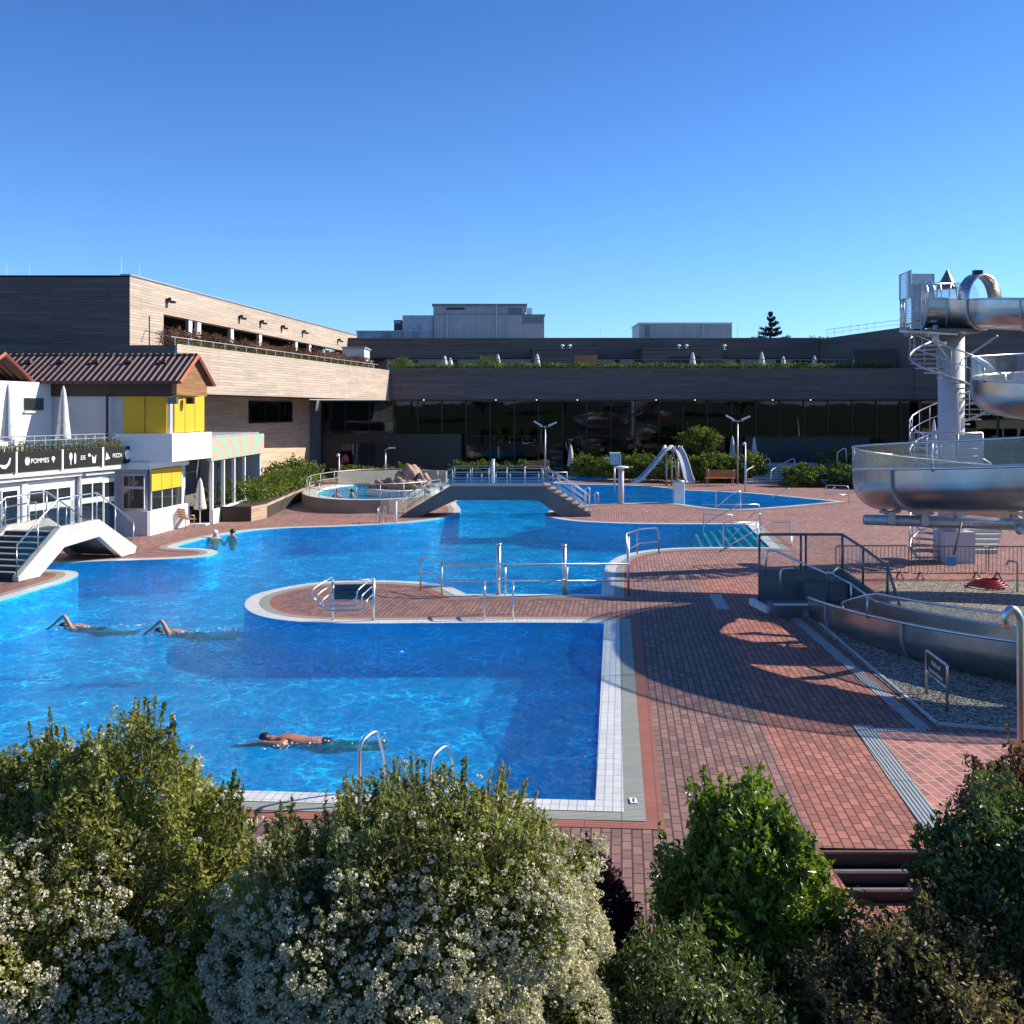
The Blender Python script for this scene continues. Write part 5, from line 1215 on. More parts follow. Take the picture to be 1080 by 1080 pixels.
railobj('pool_handrail', 'steel handrail at the pointed right tip of the right hand pool', 'handrail', [fillet([At(871, 532, 61.5), At(871, 511.5, 61.5), At(895, 512.5, 61.5), At(895.5, 531, 61.5)], .2), [At(872, 521, 61.5), At(881, 513, 61.5)], [At(871, 521, 61.5), At(894, 522, 61.5)]], .024)
railobj('pool_handrail', 'looped steel ladder rail at the foot of the footbridge stairs', 'handrail', [fillet([At(617, 534, 55), At(617, 517, 55), At(619, 513.5, 55), At(622, 515, 55), At(622, 534, 55)], .15), fillet([At(628, 532, 57), At(627, 521, 57), At(629, 518.5, 57), At(631, 521, 57), At(631, 531, 57)], .12)], .028)
mb = MB(); pts = [At(px, 503.5, 78.0) for px in (478, 493, 508, 523, 538, 553, 568, 583, 598)]
posts_rail(mb, [Vector((p.x, p.y, 0)) for p in pts], .9, .03, mids=(.5,)); tagp(mb.build('pool_railing', M['steel_dull'], None, True), 'low steel railing running along the far pool behind the footbridge', 'railing')
mb = MB(); pts = [At(px, 503.5, 84.0) for px in (615, 628, 641, 654, 667)]
posts_rail(mb, [Vector((p.x, p.y, 0)) for p in pts], .95, .03, mids=(.5,)); tagp(mb.build('pool_railing', M['steel_dull'], None, True), 'short steel railing right of the far pool by the white umbrella', 'railing')
# candy cane pole at right front
Yc = 11.0
tagp(MB().tube(fillet([At(1061, 663, Yc), At(1060, 648, Yc), At(1067, 640.5, Yc), At(1076, 650, Yc), Vector((At(1079, 780, Yc).x, Yc, 0))], .12, 8), .04, 14).build('hooked_pole', M['steel'], None, True), 'thick hooked steel pole at the right edge above the shrubs', 'pole')
# rule sign
sg = thing('notice_sign', 'small dark notice board in a steel frame standing in the gravel', 'sign', G(1000, 752))
a, c = G(979, 735), G(999, 755); ht = 1.25
a = Vector((At(977, 730, 20.2).x, 20.2, 0)); c = Vector((At(999, 752, 19.0).x, 19.0, 0))
za, zc = At(977, 685, 20.2).z, At(999, 703, 19.0).z; zm = (za + zc) / 2
MB().tube(fillet([a, Vector((a.x, a.y, zm)), Vector((c.x, c.y, zm)), c], .06, 4), .026, 8).build('frame', M['steel'], sg, True)
d_ = (c - a).normalized(); zb_ = zm - .42
MB().tube([Vector((a.x, a.y, zb_)), Vector((c.x, c.y, zb_))], .018, 8).build('cross_bar', M['steel'], sg, True)
MB().wall(Vector(a[:2]) + Vector(d_[:2]) * .04, Vector(c[:2]) - Vector(d_[:2]) * .04, zb_ + .03, zm - .04, .02, 1).build('board', M['sign_black'], sg)
nf = Vector((d_.y, -d_.x, 0)); mid = (a + c) / 2 + nf * .012
text_mesh('Nicht auf', 'lettering', M['letter'], sg, Vector((mid.x, mid.y, zm - .15)), d_, .14); text_mesh('Rutsche klettern', 'lettering', M['letter'], sg, Vector((mid.x, mid.y, zm - .31)), d_, .12)
# hose coil
hz_ = G(1043, 620); mb = MB()
pts = [hz_ + Vector((math.cos(t) * (.62 - .012 * t + .03 * math.sin(3 * t)), math.sin(t) * (.62 - .012 * t), .06 + .008 * t)) for t in np.linspace(0, 26, 160)]
tagp(mb.tube(pts, .032, 6).build('coiled_hose', M['hose'], None, True), 'dark red hose coiled on the gravel by the barriers', 'hose')
# crowd barriers
def barrier():
    t = thing('crowd_barrier', 'tmp', 'barrier', (0, 0, 0)); W_ = 2.45; H_ = 1.1
    MB().tube(fillet([(-W_ / 2, 0, .2), (-W_ / 2, 0, H_), (W_ / 2, 0, H_), (W_ / 2, 0, .2)], .12, 5) , .022, 8, closed=True).build('frame', M['bar_rust'], t, True)
    mb = MB()
    for k in range(1, 18): mb.tube([(-W_ / 2 + W_ * k / 18, 0, .2), (-W_ / 2 + W_ * k / 18, 0, H_)], .009, 5)
    mb.build('bars', M['bar_rust'], t)
    for s_ in (-1, 1):
        x = s_ * (W_ / 2 - .3); MB().tube([(x, -.3, 0), (x, -.1, .22), (x, .1, .22), (x, .3, 0)], .02, 6).tube([(x - .12, 0, 0.0), (x, 0, .22), (x + .12, 0, 0.0)], .018, 6).build('foot', M['bar_rust'], t, True)
    return t
M['bar_rust'] = plain('tarnished_barrier_steel', (0.16, 0.13, 0.125), 0.5, 0.7, var=.2, nscale=6)
bb = barrier(); locs = [(12.0, 34.1, .02), (14.5, 34.0, -.02), (17.0, 33.9, .01)]
labs = ['crowd barrier at the left end of its row, behind the glass guard', 'middle crowd barrier of the row in front of the column base', 'crowd barrier at the right edge beside the red hose']
for i, (x, y, rz) in enumerate(locs):
    if i == 0: bb.location = (x, y, 0); bb.rotation_euler = (0, 0, rz); bb['label'] = labs[0]; bb['group'] = 'crowd barriers by the gravel'
    else: dup(bb, (x, y, 0), rz, labs[i], 'crowd barriers by the gravel')
tagp(MB().tube(fillet([G(1073, 625), G(1073, 625) + Vector((0, 0, .95)), G(1073, 625) + Vector((-.3, 0, .98)), G(1073, 625) + Vector((-.32, 0, .85))], .1), .03, 8).build('steel_hook_post', M['steel_dull'], None, True), 'short bent steel post standing behind the coiled hose', 'post')
# timber steps right of column base
ts = thing('side_steps', 'pale stone steps beside the column of the slide tower', 'steps', G(1030, 575))
for k in range(5):
    MB().box((17.9 + .2 * k, 40.2 + .35 * k, .08 + .16 * k), (2.2, .36, .16)).build('step', M['concrete'], ts)

# ================================================================ SMALL FURNITURE
def umbrella(h=2.5, r=.2):
    t = thing('closed_umbrella', 'tmp', 'umbrella', (0, 0, 0))
    MB().tube([(0, 0, 0), (0, 0, h)], .03, 8).build('pole', M['white_metal'], t, True)
    n = 16; vs = []; fs = []; zs = [(.02, h), (.09, h - .15), (.15, h - .6), (.2, h - 1.1), (.26, h - 1.55), (.27, h - 1.65), (.1, h - 1.7)]
    for r_, z in zs:
        for k in range(n):
            a = 2 * math.pi * k / n; rr = r_ * (1 + .22 * math.cos(8 * a) * (1 if r_ > .1 else .2)) * r / .2
            vs.append((rr * math.cos(a), rr * math.sin(a), z))
    for i in range(len(zs) - 1):
        for k in range(n): l = (k + 1) % n; fs.append((i * n + k, i * n + l, (i + 1) * n + l, (i + 1) * n + k))
    MB().add(vs, fs + [tuple(range(n))[::-1]]).build('canopy', M['fabric'], t, True)
    MB().box((0, 0, .04), (.8, .8, .08)).build('base', M['white_metal'], t)
    MB().tube([(0, 0, h - 1.25), (0, 0, h - 1.21)], .235 * r / .2, 16).build('strap', M['white_metal'], t)
    return t
U0 = umbrella(); first = True
def place_u(px, pytop, Y, zbase, lab, grp, h=None):
    global first
    p = At(px, pytop, Y); hh = p.z - zbase; s_ = hh / 2.5
    if first: U0.location = (p.x, Y, zbase); U0.scale = (1, 1, s_); U0['label'] = lab; U0['group'] = grp; first = False
    else: dup(U0, (p.x, Y, zbase), 0, lab, grp, (1.0, 1.0, s_))
GU = 'closed white umbrellas'
place_u(211, 504, 50.2, 0, 'closed umbrella beside the bench in front of the restaurant', GU)
place_u(67, 407, 44.0, 3.22, 'closed umbrella in the middle of the restaurant terrace', GU); place_u(9, 404, 41.5, 3.22, 'closed umbrella at the far left of the restaurant terrace', GU)
place_u(602, 469, 85.0, 0, 'closed umbrella by the hedge near the lone lamp in front of the glass hall', GU)
place_u(772.5, 460, 84, .4, 'closed umbrella left of the tall double lamp behind the hedge', GU); place_u(795.5, 461, 84, .4, 'closed umbrella right of the tall double lamp behind the hedge', GU)
place_u(985, 442, 72, .8, 'closed umbrella left of the slide tower column', GU)
names_ = ['first', 'second', 'third', 'fourth', 'fifth', 'sixth', 'seventh', 'eighth', 'ninth', 'tenth', 'eleventh', 'twelfth', 'thirteenth']
fx = [(341, 368, 84, -1), (347.5, 369, 86, -1), (391, 380, 90, 0), (469, 375, 91, 0), (475, 377.5, 92, 0), (525, 373.5, 91, 0), (566.5, 373, 91, 0), (730.5, 371.5, 91, 0), (803.5, 371, 91, 0), (826, 375.5, 93, 0), (859, 375, 93, 0), (902, 376, 93, 0)]
for i, (px, py, Y, f_) in enumerate(fx):
    place_u(px, py, Y, 9.0, '%s closed umbrella from the left on the long roof terrace' % names_[i], 'closed umbrellas on the roof terrace')
def lamp(px, pytop, Y, heads, lab, grp='street lamps by the pools', r=.06):
    p = At(px, pytop, Y); t = thing('street_lamp', lab, 'street lamp', (p.x, Y, 0), grp); h = p.z
    MB().tube([(p.x, Y, 0), (p.x, Y, h)], [r * 1.2, r * .8], 10).build('pole', M['steel_dull'], t, True)
    if heads == 2:
        MB().tube([(p.x - .45, Y, h), (p.x + .45, Y, h)], .035, 8).build('cross_arm', M['steel_dull'], t, True)
        MB().slab([(-.95, .38), (-.3, .02), (-.25, .14), (-.9, .5)], (p.x, Y - .15), (p.x + 1, Y - .15), (0, .3)).build('lamp_head', M['steel'], t).location.z = h - 0.0
        MB().slab([(.3, .02), (.95, .3), (.9, .42), (.25, .14)], (p.x, Y - .15), (p.x + 1, Y - .15), (0, .3)).build('lamp_head', M['steel'], t).location.z = h - 0.0
    elif heads == 1:
        MB().tube([(p.x, Y, h), (p.x + .45, Y, h + .1)], .035, 8).build('arm', M['steel_dull'], t, True)
        MB().box((p.x + .5, Y, h + .12), (.5, .25, .1)).build('lamp_head', M['steel'], t)
    else:
        MB().tube([(p.x, Y, h), (p.x - .12, Y, h + .12)], .11, 8).build('lamp_head', M['white_metal'], t, True)
    return t
# heads: slab used absolute z offsets relative to 0 -> moved by location
lamp(575, 450, 83, 2, 'tall double headed lamp standing alone in front of the glass hall'); lamp(778, 444, 78, 2, 'tall double headed lamp between two closed umbrellas on the right')
lamp(406.5, 474, 78, 1, 'single headed lamp behind the kids pool rocks'); lamp(357.5, 481, 74, 0, 'short white topped lamp post left behind the kids pool')
lamp(786, 469, 70, 0, 'white topped pole at the foot of the stairs by the hedge')
for px, py, Y, l in ((520, 485, 76, 'slim white post standing at the far pool'),):
    p = At(px, py, Y); t = thing('white_bollard', l, 'post', (p.x, Y, 0)); MB().tube([(p.x, Y, 0), (p.x, Y, p.z)], .12, 12).build('post', M['white_metal'], t, True); MB().tube([(p.x, Y, p.z), (p.x, Y, p.z + .06)], .15, 12).build('cap', M['white_metal'], t, True)
def bench(W_=1.8):
    t = thing('slatted_bench', 'tmp', 'bench', (0, 0, 0)); a = MB(); b2_ = MB()
    for k in range(4): a.box((0, -.05 - .12 * k, .45), (W_, .1, .035))
    a.build('seat', M['wood_orange'], t)
    for k in range(4): b2_.box((0, .04 + .03 * k, .55 + .12 * k), (W_, .03, .1))
    b2_.build('backrest', M['wood_orange'], t)
    for s_ in (-1, 1):
        x = s_ * (W_ / 2 - .15); MB().tube([(x, -.42, 0), (x, -.42, .62), (x, .02, .62)], .022, 6).tube([(x, .0, 0), (x, .02, .45), (x, .16, 1.0)], .022, 6).build('leg', M['steel_dull'], t, True)
    return t
b0 = bench(); p = G(184, 556); b0.location = (p.x + .25, p.y - .2, 0); b0.rotation_euler = (0, 0, R(135)); b0['label'] = 'orange slatted bench against the white restaurant wall'; b0['group'] = 'slatted benches'
BX = [(566, 489.5, 84.5, 0, 'orange slatted bench at the hedge behind the footbridge'), (379, 495, 77, 0, 'orange slatted bench left behind the kids pool'), (760, 503, 76, 180, 'bench under the hedge right of the small slide')]
for px, py, Y, rz, l in BX:
    p = At(px, py, Y); dup(b0, (p.x, Y, 0.25 if Y > 80 else 0), R(rz), l, 'slatted benches', 1.25)
# kids slide
ks = thing('small_pool_slide', 'small steel twin slide with a ladder standing in the right hand pool', 'water slide', (11, 76, 0))
def chute(pts, w_, name='chute'):
    mb = MB(); pts = [Vector(p) for p in pts]
    for i in range(len(pts) - 1):
        pass
    vs = []; n = len(pts)
    pf = [(-w_, .28), (-w_, 0), (w_, 0), (w_, .28), (w_ - .05, .28), (w_ - .05, .05), (-w_ + .05, .05), (-w_ + .05, .28)]
    for i, p in enumerate(pts):
        t = (pts[min(i + 1, n - 1)] - pts[max(i - 1, 0)]); s_ = Vector((t.y, -t.x, 0)).normalized()
        for x, y in pf: vs.append(p + s_ * x + Vector((0, 0, y)))
    fs = [(i * 8 + k, i * 8 + 8 + k, i * 8 + 8 + (k + 1) % 8, i * 8 + (k + 1) % 8) for i in range(n - 1) for k in range(8)]
    fs += [tuple(range(8)), tuple((n - 1) * 8 + k for k in range(8))[::-1]]
    return mb.add(vs, fs).build(name, M['col_grey'], ks)
top = At(703, 474, 75.6)
chute(catmull([top + Vector((.3, .4, 0)), top, top + Vector((-.6, -.2, -.75)), top + Vector((-1.5, -.5, -1.75)), top + Vector((-2.1, -.7, -2.3)), top + Vector((-2.6, -.9, -2.42))], 4), .3)
chute(catmull([top + Vector((.7, .4, 0)), top + Vector((.95, -.2, -.3)), top + Vector((1.2, -.9, -1.2)), top + Vector((1.35, -1.5, -2.1)), top + Vector((1.4, -2.0, -2.35))], 4), .36)
MB().box(top + Vector((.5, .6, -.05)), (1.3, .9, .1)).build('platform', M['steel_dull'], ks)
mb = MB()
for dx in (.1, .5, .95):
    mb.tube([top + Vector((dx, .7, -.1)), Vector((top.x + dx, top.y + .7, -.1))], .06, 8)
mb.build('post', M['steel_dull'], ks, True)
mb = MB()
for dx in (.55, .8, 1.05, 1.3): mb.tube(fillet([top + Vector((dx - .2, .2, .1)), top + Vector((dx - .1, .3, .25)), top + Vector((dx + .25, 1.0, -1.0)), top + Vector((dx + .45, 1.4, -2.6))], .2), .03, 6)
mb.build('ladder_rail', M['steel'], ks, True)
wp_ = thing('water_spout', 'grey post with a round white cap standing in the right hand pool', 'water spout', At(655, 530, 62))
p = At(655, 494, 61.5); MB().tube([(p.x, 61.5, -.2), (p.x, 61.5, p.z)], .17, 16).build('post', M['col_grey'], wp_, True); MB().lathe((p.x, 61.5, p.z), [(.17, -.02), (.48, .05), (.4, .12), (.05, .16)], 18).build('cap', M['white_metal'], wp_, True)
p2_ = At(648, 484, 70); sb_ = thing('spout_box', 'square grey box with a white top frame on a thin post behind the capped post', 'water spout', (p2_.x, 70, 0))
MB().box((p2_.x, 70, p2_.z), (.6, .6, .75)).build('box', M['steel_dull'], sb_); MB().box((p2_.x + .05, 70, p2_.z + .4), (.75, .7, .07)).box((p2_.x + .38, 70, p2_.z + .02), (.08, .7, .85)).build('hood', M['white_metal'], sb_); MB().tube([(p2_.x, 70, 0), (p2_.x, 70, p2_.z - .3)], .06, 8).build('post', M['steel_dull'], sb_, True)
MB().box((p2_.x - .5, 70, p2_.z + .05), (.4, .3, .06)).build('spout', M['white_metal'], sb_)
wpst = thing('white_pool_pillar', 'bright white pillar standing at the pool edge below the small slide', 'pillar', At(717, 530, 62))
p = At(716, 508, 62); bevel(MB().box((p.x, 62, p.z / 2 - .1), (.62, .6, p.z + .2)).build('pillar', M['white_metal'], wpst), .05); MB().lathe((p.x, 62, p.z), [(.34, 0), (.36, .05), (.1, .12)], 16).build('cap', M['steel_dull'], wpst, True)
# stairs on the right to the upper path
st2 = thing('stone_stairs', 'grey stone stairs with handrails climbing to the glass hall between two hedges', 'stairs', G(815, 512))
for k in range(7):
    Yk = 78 + k * .55; zk = .17 * (k + 1)
    xa = At(786 + k * 3.6, 500, Yk).x; xb = At(820 + k * 5.0, 500, Yk).x
    MB().box(((xa + xb) / 2, Yk + .3, zk / 2), (xb - xa, .6, zk)).build('step', M['concrete'], st2)
    MB().box(((xa + xb) / 2, Yk - .01, zk - .02), (xb - xa, .05, .05)).build('step_edge', M['steel_dark'], st2)
MB().box((24.5, 84.2, .6), (8, 4, 1.2)).build('landing', M['coping'], st2)
mb = MB()
for xa_, xb_ in ((787, 813), (813, 843)):
    mb.tube(fillet([At(xa_, 514 if xa_ < 800 else 513, 78), At(xa_, 496, 78), At(xa_ + 22, 484, 82), At(xa_ + 25, 484, 82), At(xa_ + 25, 500, 82)], .3), .035, 8)
mb.build('handrail', M['white_metal'], st2, True)
railobj('path_handrail', 'small bent handrail on the upper path above the right hand hedge', 'handrail', [fillet([At(883, 494, 80), At(883, 477, 80), At(892, 472, 80), At(893, 487, 80)], .2)], .04, 'white_metal')
# bin and table bits on terraces
for i, (px, Y) in enumerate(((20, 38.8), (33, 39.5), (85, 42.5), (98, 43.3))):
    p = At(px, 470, Y); t = thing('terrace_chair', 'metal chair on the restaurant terrace, %s from the left' % names_[i], 'chair', (p.x - .9, Y, 3.22), 'chairs on the restaurant terrace')
    x = p.x - .9
    MB().box((x, Y, 3.67), (.45, .45, .04)).build('seat', M['steel_dull'], t); MB().box((x, Y + .22, 3.98), (.45, .03, .3)).build('backrest', M['steel_dull'], t)
    for sx_ in (-.2, .2):
        for sy_ in (-.2, .2): MB().tube([(x + sx_, Y + sy_, 3.22), (x + sx_, Y + sy_, 3.66)], .014, 5).build('leg', M['steel_dull'], t)
# ================================================================ PEOPLE
def skinned(name, verts, edges, radii, mat, root=0, parent=None, subs=2):
    me = bpy.data.meshes.new(name); me.from_pydata(verts, edges, []); me.materials.append(mat)
    ob = bpy.data.objects.new(name, me); C.objects.link(ob)
    sk_ = ob.modifiers.new('skin', 'SKIN'); sk_.use_smooth_shade = True
    sv = me.skin_vertices[0].data
    for i, r_ in enumerate(radii): sv[i].radius = (r_, r_) if not hasattr(r_, '__len__') else r_; sv[i].use_root = (i == root)
    ob.modifiers.new('sub', 'SUBSURF').levels = subs; ob.modifiers['sub'].render_levels = subs
    if parent: ob.parent = parent
    return ob
def swimmer(loc, rz, label, skinm, bent=True, scale=1.0, stretch=False, cap=None):
    """prone crawl swimmer, head towards -x in local space, water line at z = 0"""
    V = [(0, 0, -.03), (-.22, 0, .0), (-.42, 0, .05), (-.60, 0, .05), (-.70, 0, .05), (-.85, -.0, .07),        # pelvis, belly, chest, neckbase, neck, head
         (.02, -.13, -.05), (.45, -.12, -.04), (.85, -.11, -.06), (1.0, -.11, -.05),                          # right leg
         (.02, .13, -.05), (.45, .12, -.08), (.85, .12, -.05), (1.0, .12, -.03),                              # left leg
         (-.56, -.20, .04), (-.56, .20, .05)]
    Rr = [(.13, .11), (.12, .10), (.155, .11), (.11, .09), .065, .095, .10, .062, .042, .03, .10, .062, .042, .03, .075, .075]
    E = [(0, 1), (1, 2), (2, 3), (3, 4), (4, 5), (0, 6), (6, 7), (7, 8), (8, 9), (0, 10), (10, 11), (11, 12), (12, 13), (3, 14), (3, 15)]
    def arm(sh, el, wr, hand):
        k = len(V); V.extend([el, wr, hand]); Rr.extend([.043, .03, .028]); E.extend([(sh, k), (k, k + 1), (k + 1, k + 2)])
        d = (Vector(hand) - Vector(wr)).normalized(); up = Vector((0, 1, 0)); s_ = d.cross(up).cross(d).normalized()
        for f_ in range(4):
            kk = len(V); q = Vector(hand) + d * (.075 + .015 * (1 if f_ in (1, 2) else 0)) + s_ * (.033 * (f_ - 1.5)); V.append(tuple(q)); Rr.append(.0085); E.append((k + 2, kk))
        kk = len(V); q = Vector(wr) + d * .05 + s_ * .06; V.append(tuple(q)); Rr.append(.0095); E.append((k + 1, kk))
    if bent:      # recovering arm: elbow high
        arm(14, (-.70, -.30, .42), (-1.0, -.26, .17), (-1.10, -.25, .10)); arm(15, (-.36, .26, -.10), (-.12, .25, -.16), (-.04, .24, -.19))
    else:         # arm stretched ahead along the surface
        arm(14, (-.86, -.17, .07), (-1.16, -.12, .03), (-1.27, -.11, .02)); arm(15, (-.36, .26, -.08), (-.12, .25, -.14), (-.04, .24, -.17))
    t = thing('person', label, 'person', loc)
    ob = skinned('body', [tuple(Vector(v_) * scale) for v_ in V], E, [tuple(x * scale for x in r_) if hasattr(r_, '__len__') else r_ * scale for r_ in Rr], skinm, 0, t)
    # face detail: nose and ears
    mb = MB(); mb.lathe((-.86 * scale, -.02, .10 * scale), [(.001, -.01), (.1, .0), (.108, .02), (.095, .06), (.05, .09), (.002, .1)], 16).build('hair' if not cap else 'swim_cap', M['hair'] if not cap else M[cap], None, True, org=(0, 0, 0)).parent = t
    mb = MB(); mb.tube([(-.95 * scale, -.07 * scale, .07), (-.97 * scale, -.075 * scale, .075)], .018, 6).build('nose', skinm, None, True, org=(0, 0, 0)).parent = t
    mb = MB(); mb.lathe((0.03 * scale, 0, -.03 * scale), [(.001, -.1), (.2, -.06), (.215, .02), (.17, .085), (.001, .115)], 20, .85 * scale, .92 * scale).build('swimming_trunks', M['swimsuit'], None, True, org=(0, 0, 0)).parent = t
    k_ = 90; cc = np.array([[-.15, -.2, .02], [-.7, -.3, .02], [.9, 0, .0]])[rng.integers(0, 3, k_)] + rng.normal(0, 1, (k_, 3)) * np.array([.22, .12, .025]); cc[:, 2] = np.abs(cc[:, 2]) + WZ - loc[2] + .01
    leaf_mesh('splash', cc + np.array(loc), np.tile([0, 0, 1.0], (k_, 1)), .035, .8, M['letter'], t, 0.2, kind='stuff')
    t.rotation_euler = (0, 0, rz); return t
p = G(318, 778); swimmer((p.x + .35, p.y, WZ - .055), R(4), 'tanned swimmer doing front crawl towards the left in the near pool', M['skin_tan'], False, 1.12)
p = G(100, 659); swimmer((p.x + .1, p.y, WZ - .10), R(-2), 'swimmer with a raised bent elbow farthest to the left', M['skin'], True, 1.08)
p = G(200, 664); swimmer((p.x + .15, p.y, WZ - .10), R(2), 'swimmer with a sharply raised elbow, right of the other crawler', M['skin'], True, 1.08)
def bather(loc, rz, label, skinm, hairm='hair'):
    V = [(0, 0, -.55), (0, 0, -.3), (0, 0, -.05), (0, 0, .06), (0, -.01, .2), (-.17, 0, -.02), (-.3, -.05, -.25), (-.32, -.25, -.3), (.17, 0, -.02), (.3, -.05, -.25), (.32, -.25, -.3)]
    Rr = [.13, .13, .14, .06, .1, .07, .045, .03, .07, .045, .03]; E = [(0, 1), (1, 2), (2, 3), (3, 4), (2, 5), (5, 6), (6, 7), (2, 8), (8, 9), (9, 10)]
    t = thing('person', label, 'person', loc); skinned('body', V, E, Rr, skinm, 0, t)
    MB().lathe((0, .015, .2), [(.10, -.03), (.118, .02), (.1, .08), (.05, .115), (.002, .125)], 14).build('hair', M[hairm], None, True, org=(0, 0, 0)).parent = t
    MB().tube([(0, -.09, .2), (0, -.125, .185)], .018, 6).build('nose', skinm, None, True, org=(0, 0, 0)).parent = t
    t.rotation_euler = (0, 0, rz); t.scale = (1.15,) * 3; return t
p = G(227, 567); bather((p.x, p.y, WZ + .02), R(40), 'white haired bather up to the shoulders near the left pool edge', M['skin'], 'white')
p = G(245, 566); bather((p.x, p.y, WZ + .02), R(-30), 'dark haired bather right of the white haired one', M['skin'])
bather((At(355, 526, 60).x, 60.0, .62), R(10), 'bather sitting low in the kids pool, left one', M['skin']); bather((At(371, 525, 60.5).x, 60.5, .62), R(-60), 'dark haired bather in the kids pool, right one', M['skin'])
def stander(loc, rz, label, topm):
    V = [(0, 0, .92), (0, 0, 1.15), (0, 0, 1.38), (0, 0, 1.5), (0, -.01, 1.64), (-.1, 0, .88), (-.11, 0, .48), (-.12, .02, .08), (-.12, -.12, .04), (.1, 0, .88), (.12, 0, .48), (.14, .02, .08), (.14, -.12, .04), (-.19, 0, 1.4), (-.25, 0, 1.12), (-.24, -.08, .88), (.19, 0, 1.4), (.25, 0, 1.12), (.24, -.08, .88)]
    Rr = [.13, .12, .14, .06, .1, .1, .06, .04, .03, .1, .06, .04, .03, .06, .042, .03, .06, .042, .03]
    E = [(0, 1), (1, 2), (2, 3), (3, 4), (0, 5), (5, 6), (6, 7), (7, 8), (0, 9), (9, 10), (10, 11), (11, 12), (2, 13), (13, 14), (14, 15), (2, 16), (16, 17), (17, 18)]
    t = thing('person', label, 'person', loc); skinned('body', V, E, Rr, M['skin'], 0, t)
    MB().lathe((0, 0, .95), [(.15, 0), (.16, .2), (.19, .42), (.12, .5), (.05, .53)], 16, 1.1, .85).build('shirt', M[topm], None, True, org=(0, 0, 0)).parent = t
    MB().lathe((0, 0, .5), [(.19, 0), (.2, .25), (.16, .48)], 16, 1.1, .85).build('skirt', M['swimsuit'], None, True, org=(0, 0, 0)).parent = t
    MB().lathe((0, .015, 1.64), [(.10, -.05), (.118, .02), (.1, .08), (.05, .115), (.002, .125)], 14).build('hair', M['hair'], None, True, org=(0, 0, 0)).parent = t
    t.rotation_euler = (0, 0, rz); return t
stander((At(364, 490, 87.5).x, 87.6, .25), R(20), 'person in a pink shirt standing in the dark doorway of the hall', 'pink')

# ================================================================ VEGETATION
def stems(t, base, blobs, n, mat='bark', r=.02):
    mb = MB(); P, N = shell(blobs, n, .4)
    for p in P:
        b_ = Vector(base) + Vector((random.uniform(-.25, .25), random.uniform(-.2, .2), 0)); q = Vector(p); m_ = b_.lerp(q, .5) + Vector((random.uniform(-.15, .15), random.uniform(-.15, .15), .15))
        mb.tube([b_, m_, q], [r, r * .6, r * .25], 5, cap=False)
    return mb.build('stems', M[mat], t, True)
def outer(P, blobs, thr=.92):
    k = np.ones(len(P), bool); cnt = np.zeros(len(P))
    for c, r in blobs: cnt += (((P - np.array(c)) / np.array(r)) ** 2).sum(1) < thr ** 2
    return cnt < 1
def shrub(name, label, cat, base, blobs, nleaf, size, asp, mat, sh=None, flowers=None, rmin=.68, lump=.16, nst=40, group=None, updir=.4, zmin=None):
    t = thing(name, label, cat, base, group)
    sd = int(abs(base[0]) * 97) + 5
    P, N = shell(blobs, nleaf, rmin, lump, zmin, sd)
    P2, N2 = shell(blobs, nleaf // 5, .3, lump, zmin, sd)
    P = np.concatenate([P, P2]); N = np.concatenate([N, N2])
    if sh:
        a, b_, L_ = shoots(blobs, *sh, seed=sd, lump=lump); P = np.concatenate([P, a]); N = np.concatenate([N, b_])
        mb = MB()
        for p, q in L_: mb.tube([Vector(base) + Vector((0, 0, .3)), Vector(base).lerp(Vector(p), .6) + Vector((0, 0, .2)), p, q], [.012, .008, .006, .002], 4, cap=False)
        mb.build('stems', M['bark'], t)
    # clump tone: light and dark clumps come from leaf age
    ph = rng.uniform(0, 6, 3); tone = .5 + .35 * np.sin(P[:, 0] * 5 + ph[0]) * np.sin(P[:, 2] * 6 + ph[1]) + .2 * np.sin(P[:, 1] * 8 + ph[2])
    leaf_mesh('foliage', P, N, size, asp, M[mat], t, updir, tone)
    if nst: stems(t, base, blobs, nst)
    if flowers:
        fm, ncl, crad, per, fsize, sel = flowers
        CP, CN = shell(blobs, ncl * 14, .96, lump, zmin, sd); o_ = outer(CP, blobs, .90); CP, CN = CP[o_], CN[o_]; k = sel(CP, CN); CP, CN = CP[k][:ncl], CN[k][:ncl]
        q = rng.normal(size=(len(CP), per, 3)); q /= np.linalg.norm(q, axis=2)[:, :, None]
        cr = crad * rng.uniform(.5, 1.3, (len(CP), 1, 1))
        FP = (CP[:, None, :] + CN[:, None, :] * .075 + q * cr * np.array([1, 1, .75])).reshape(-1, 3); FN = (q + CN[:, None, :] * .6).reshape(-1, 3)
        leaf_mesh('flowers', FP, FN, fsize, .9, M[fm], t, 0.0)
    return t
# foreground shrubs
row_ = lambda P: 433 + (5.6 - P[:, 2]) * 1080 / P[:, 1]
px_ = lambda P: 540 + P[:, 0] / P[:, 1] * 1080
selL = lambda P, N: np.where((N[:, 1] < .35) & (row_(P) < 1120) & (rng.uniform(0, 1, len(P)) < np.clip((row_(P) - 865) / 210 - np.maximum(px_(P) - 120, 0) / 160, 0.02, .9)))[0]
shrub('flowering_shrub', 'big olive green shrub with white blossom at the lower left corner', 'shrub', (-3.6, 8.4, 0),
      [((-3.75, 8.4, 1.15), (1.55, 1.1, 1.45)), ((-3.3, 8.4, 2.1), (.85, .75, .85)), ((-4.35, 8.5, 2.0), (.65, .6, .75)), ((-2.65, 8.2, 1.6), (.7, .7, .85)), ((-3.9, 7.7, 1.2), (1.3, .8, 1.1))],
      95000, .052, .44, 'leaf_olive', (220, .34, 46), ('flower', 2100, .032, 20, .021, selL))
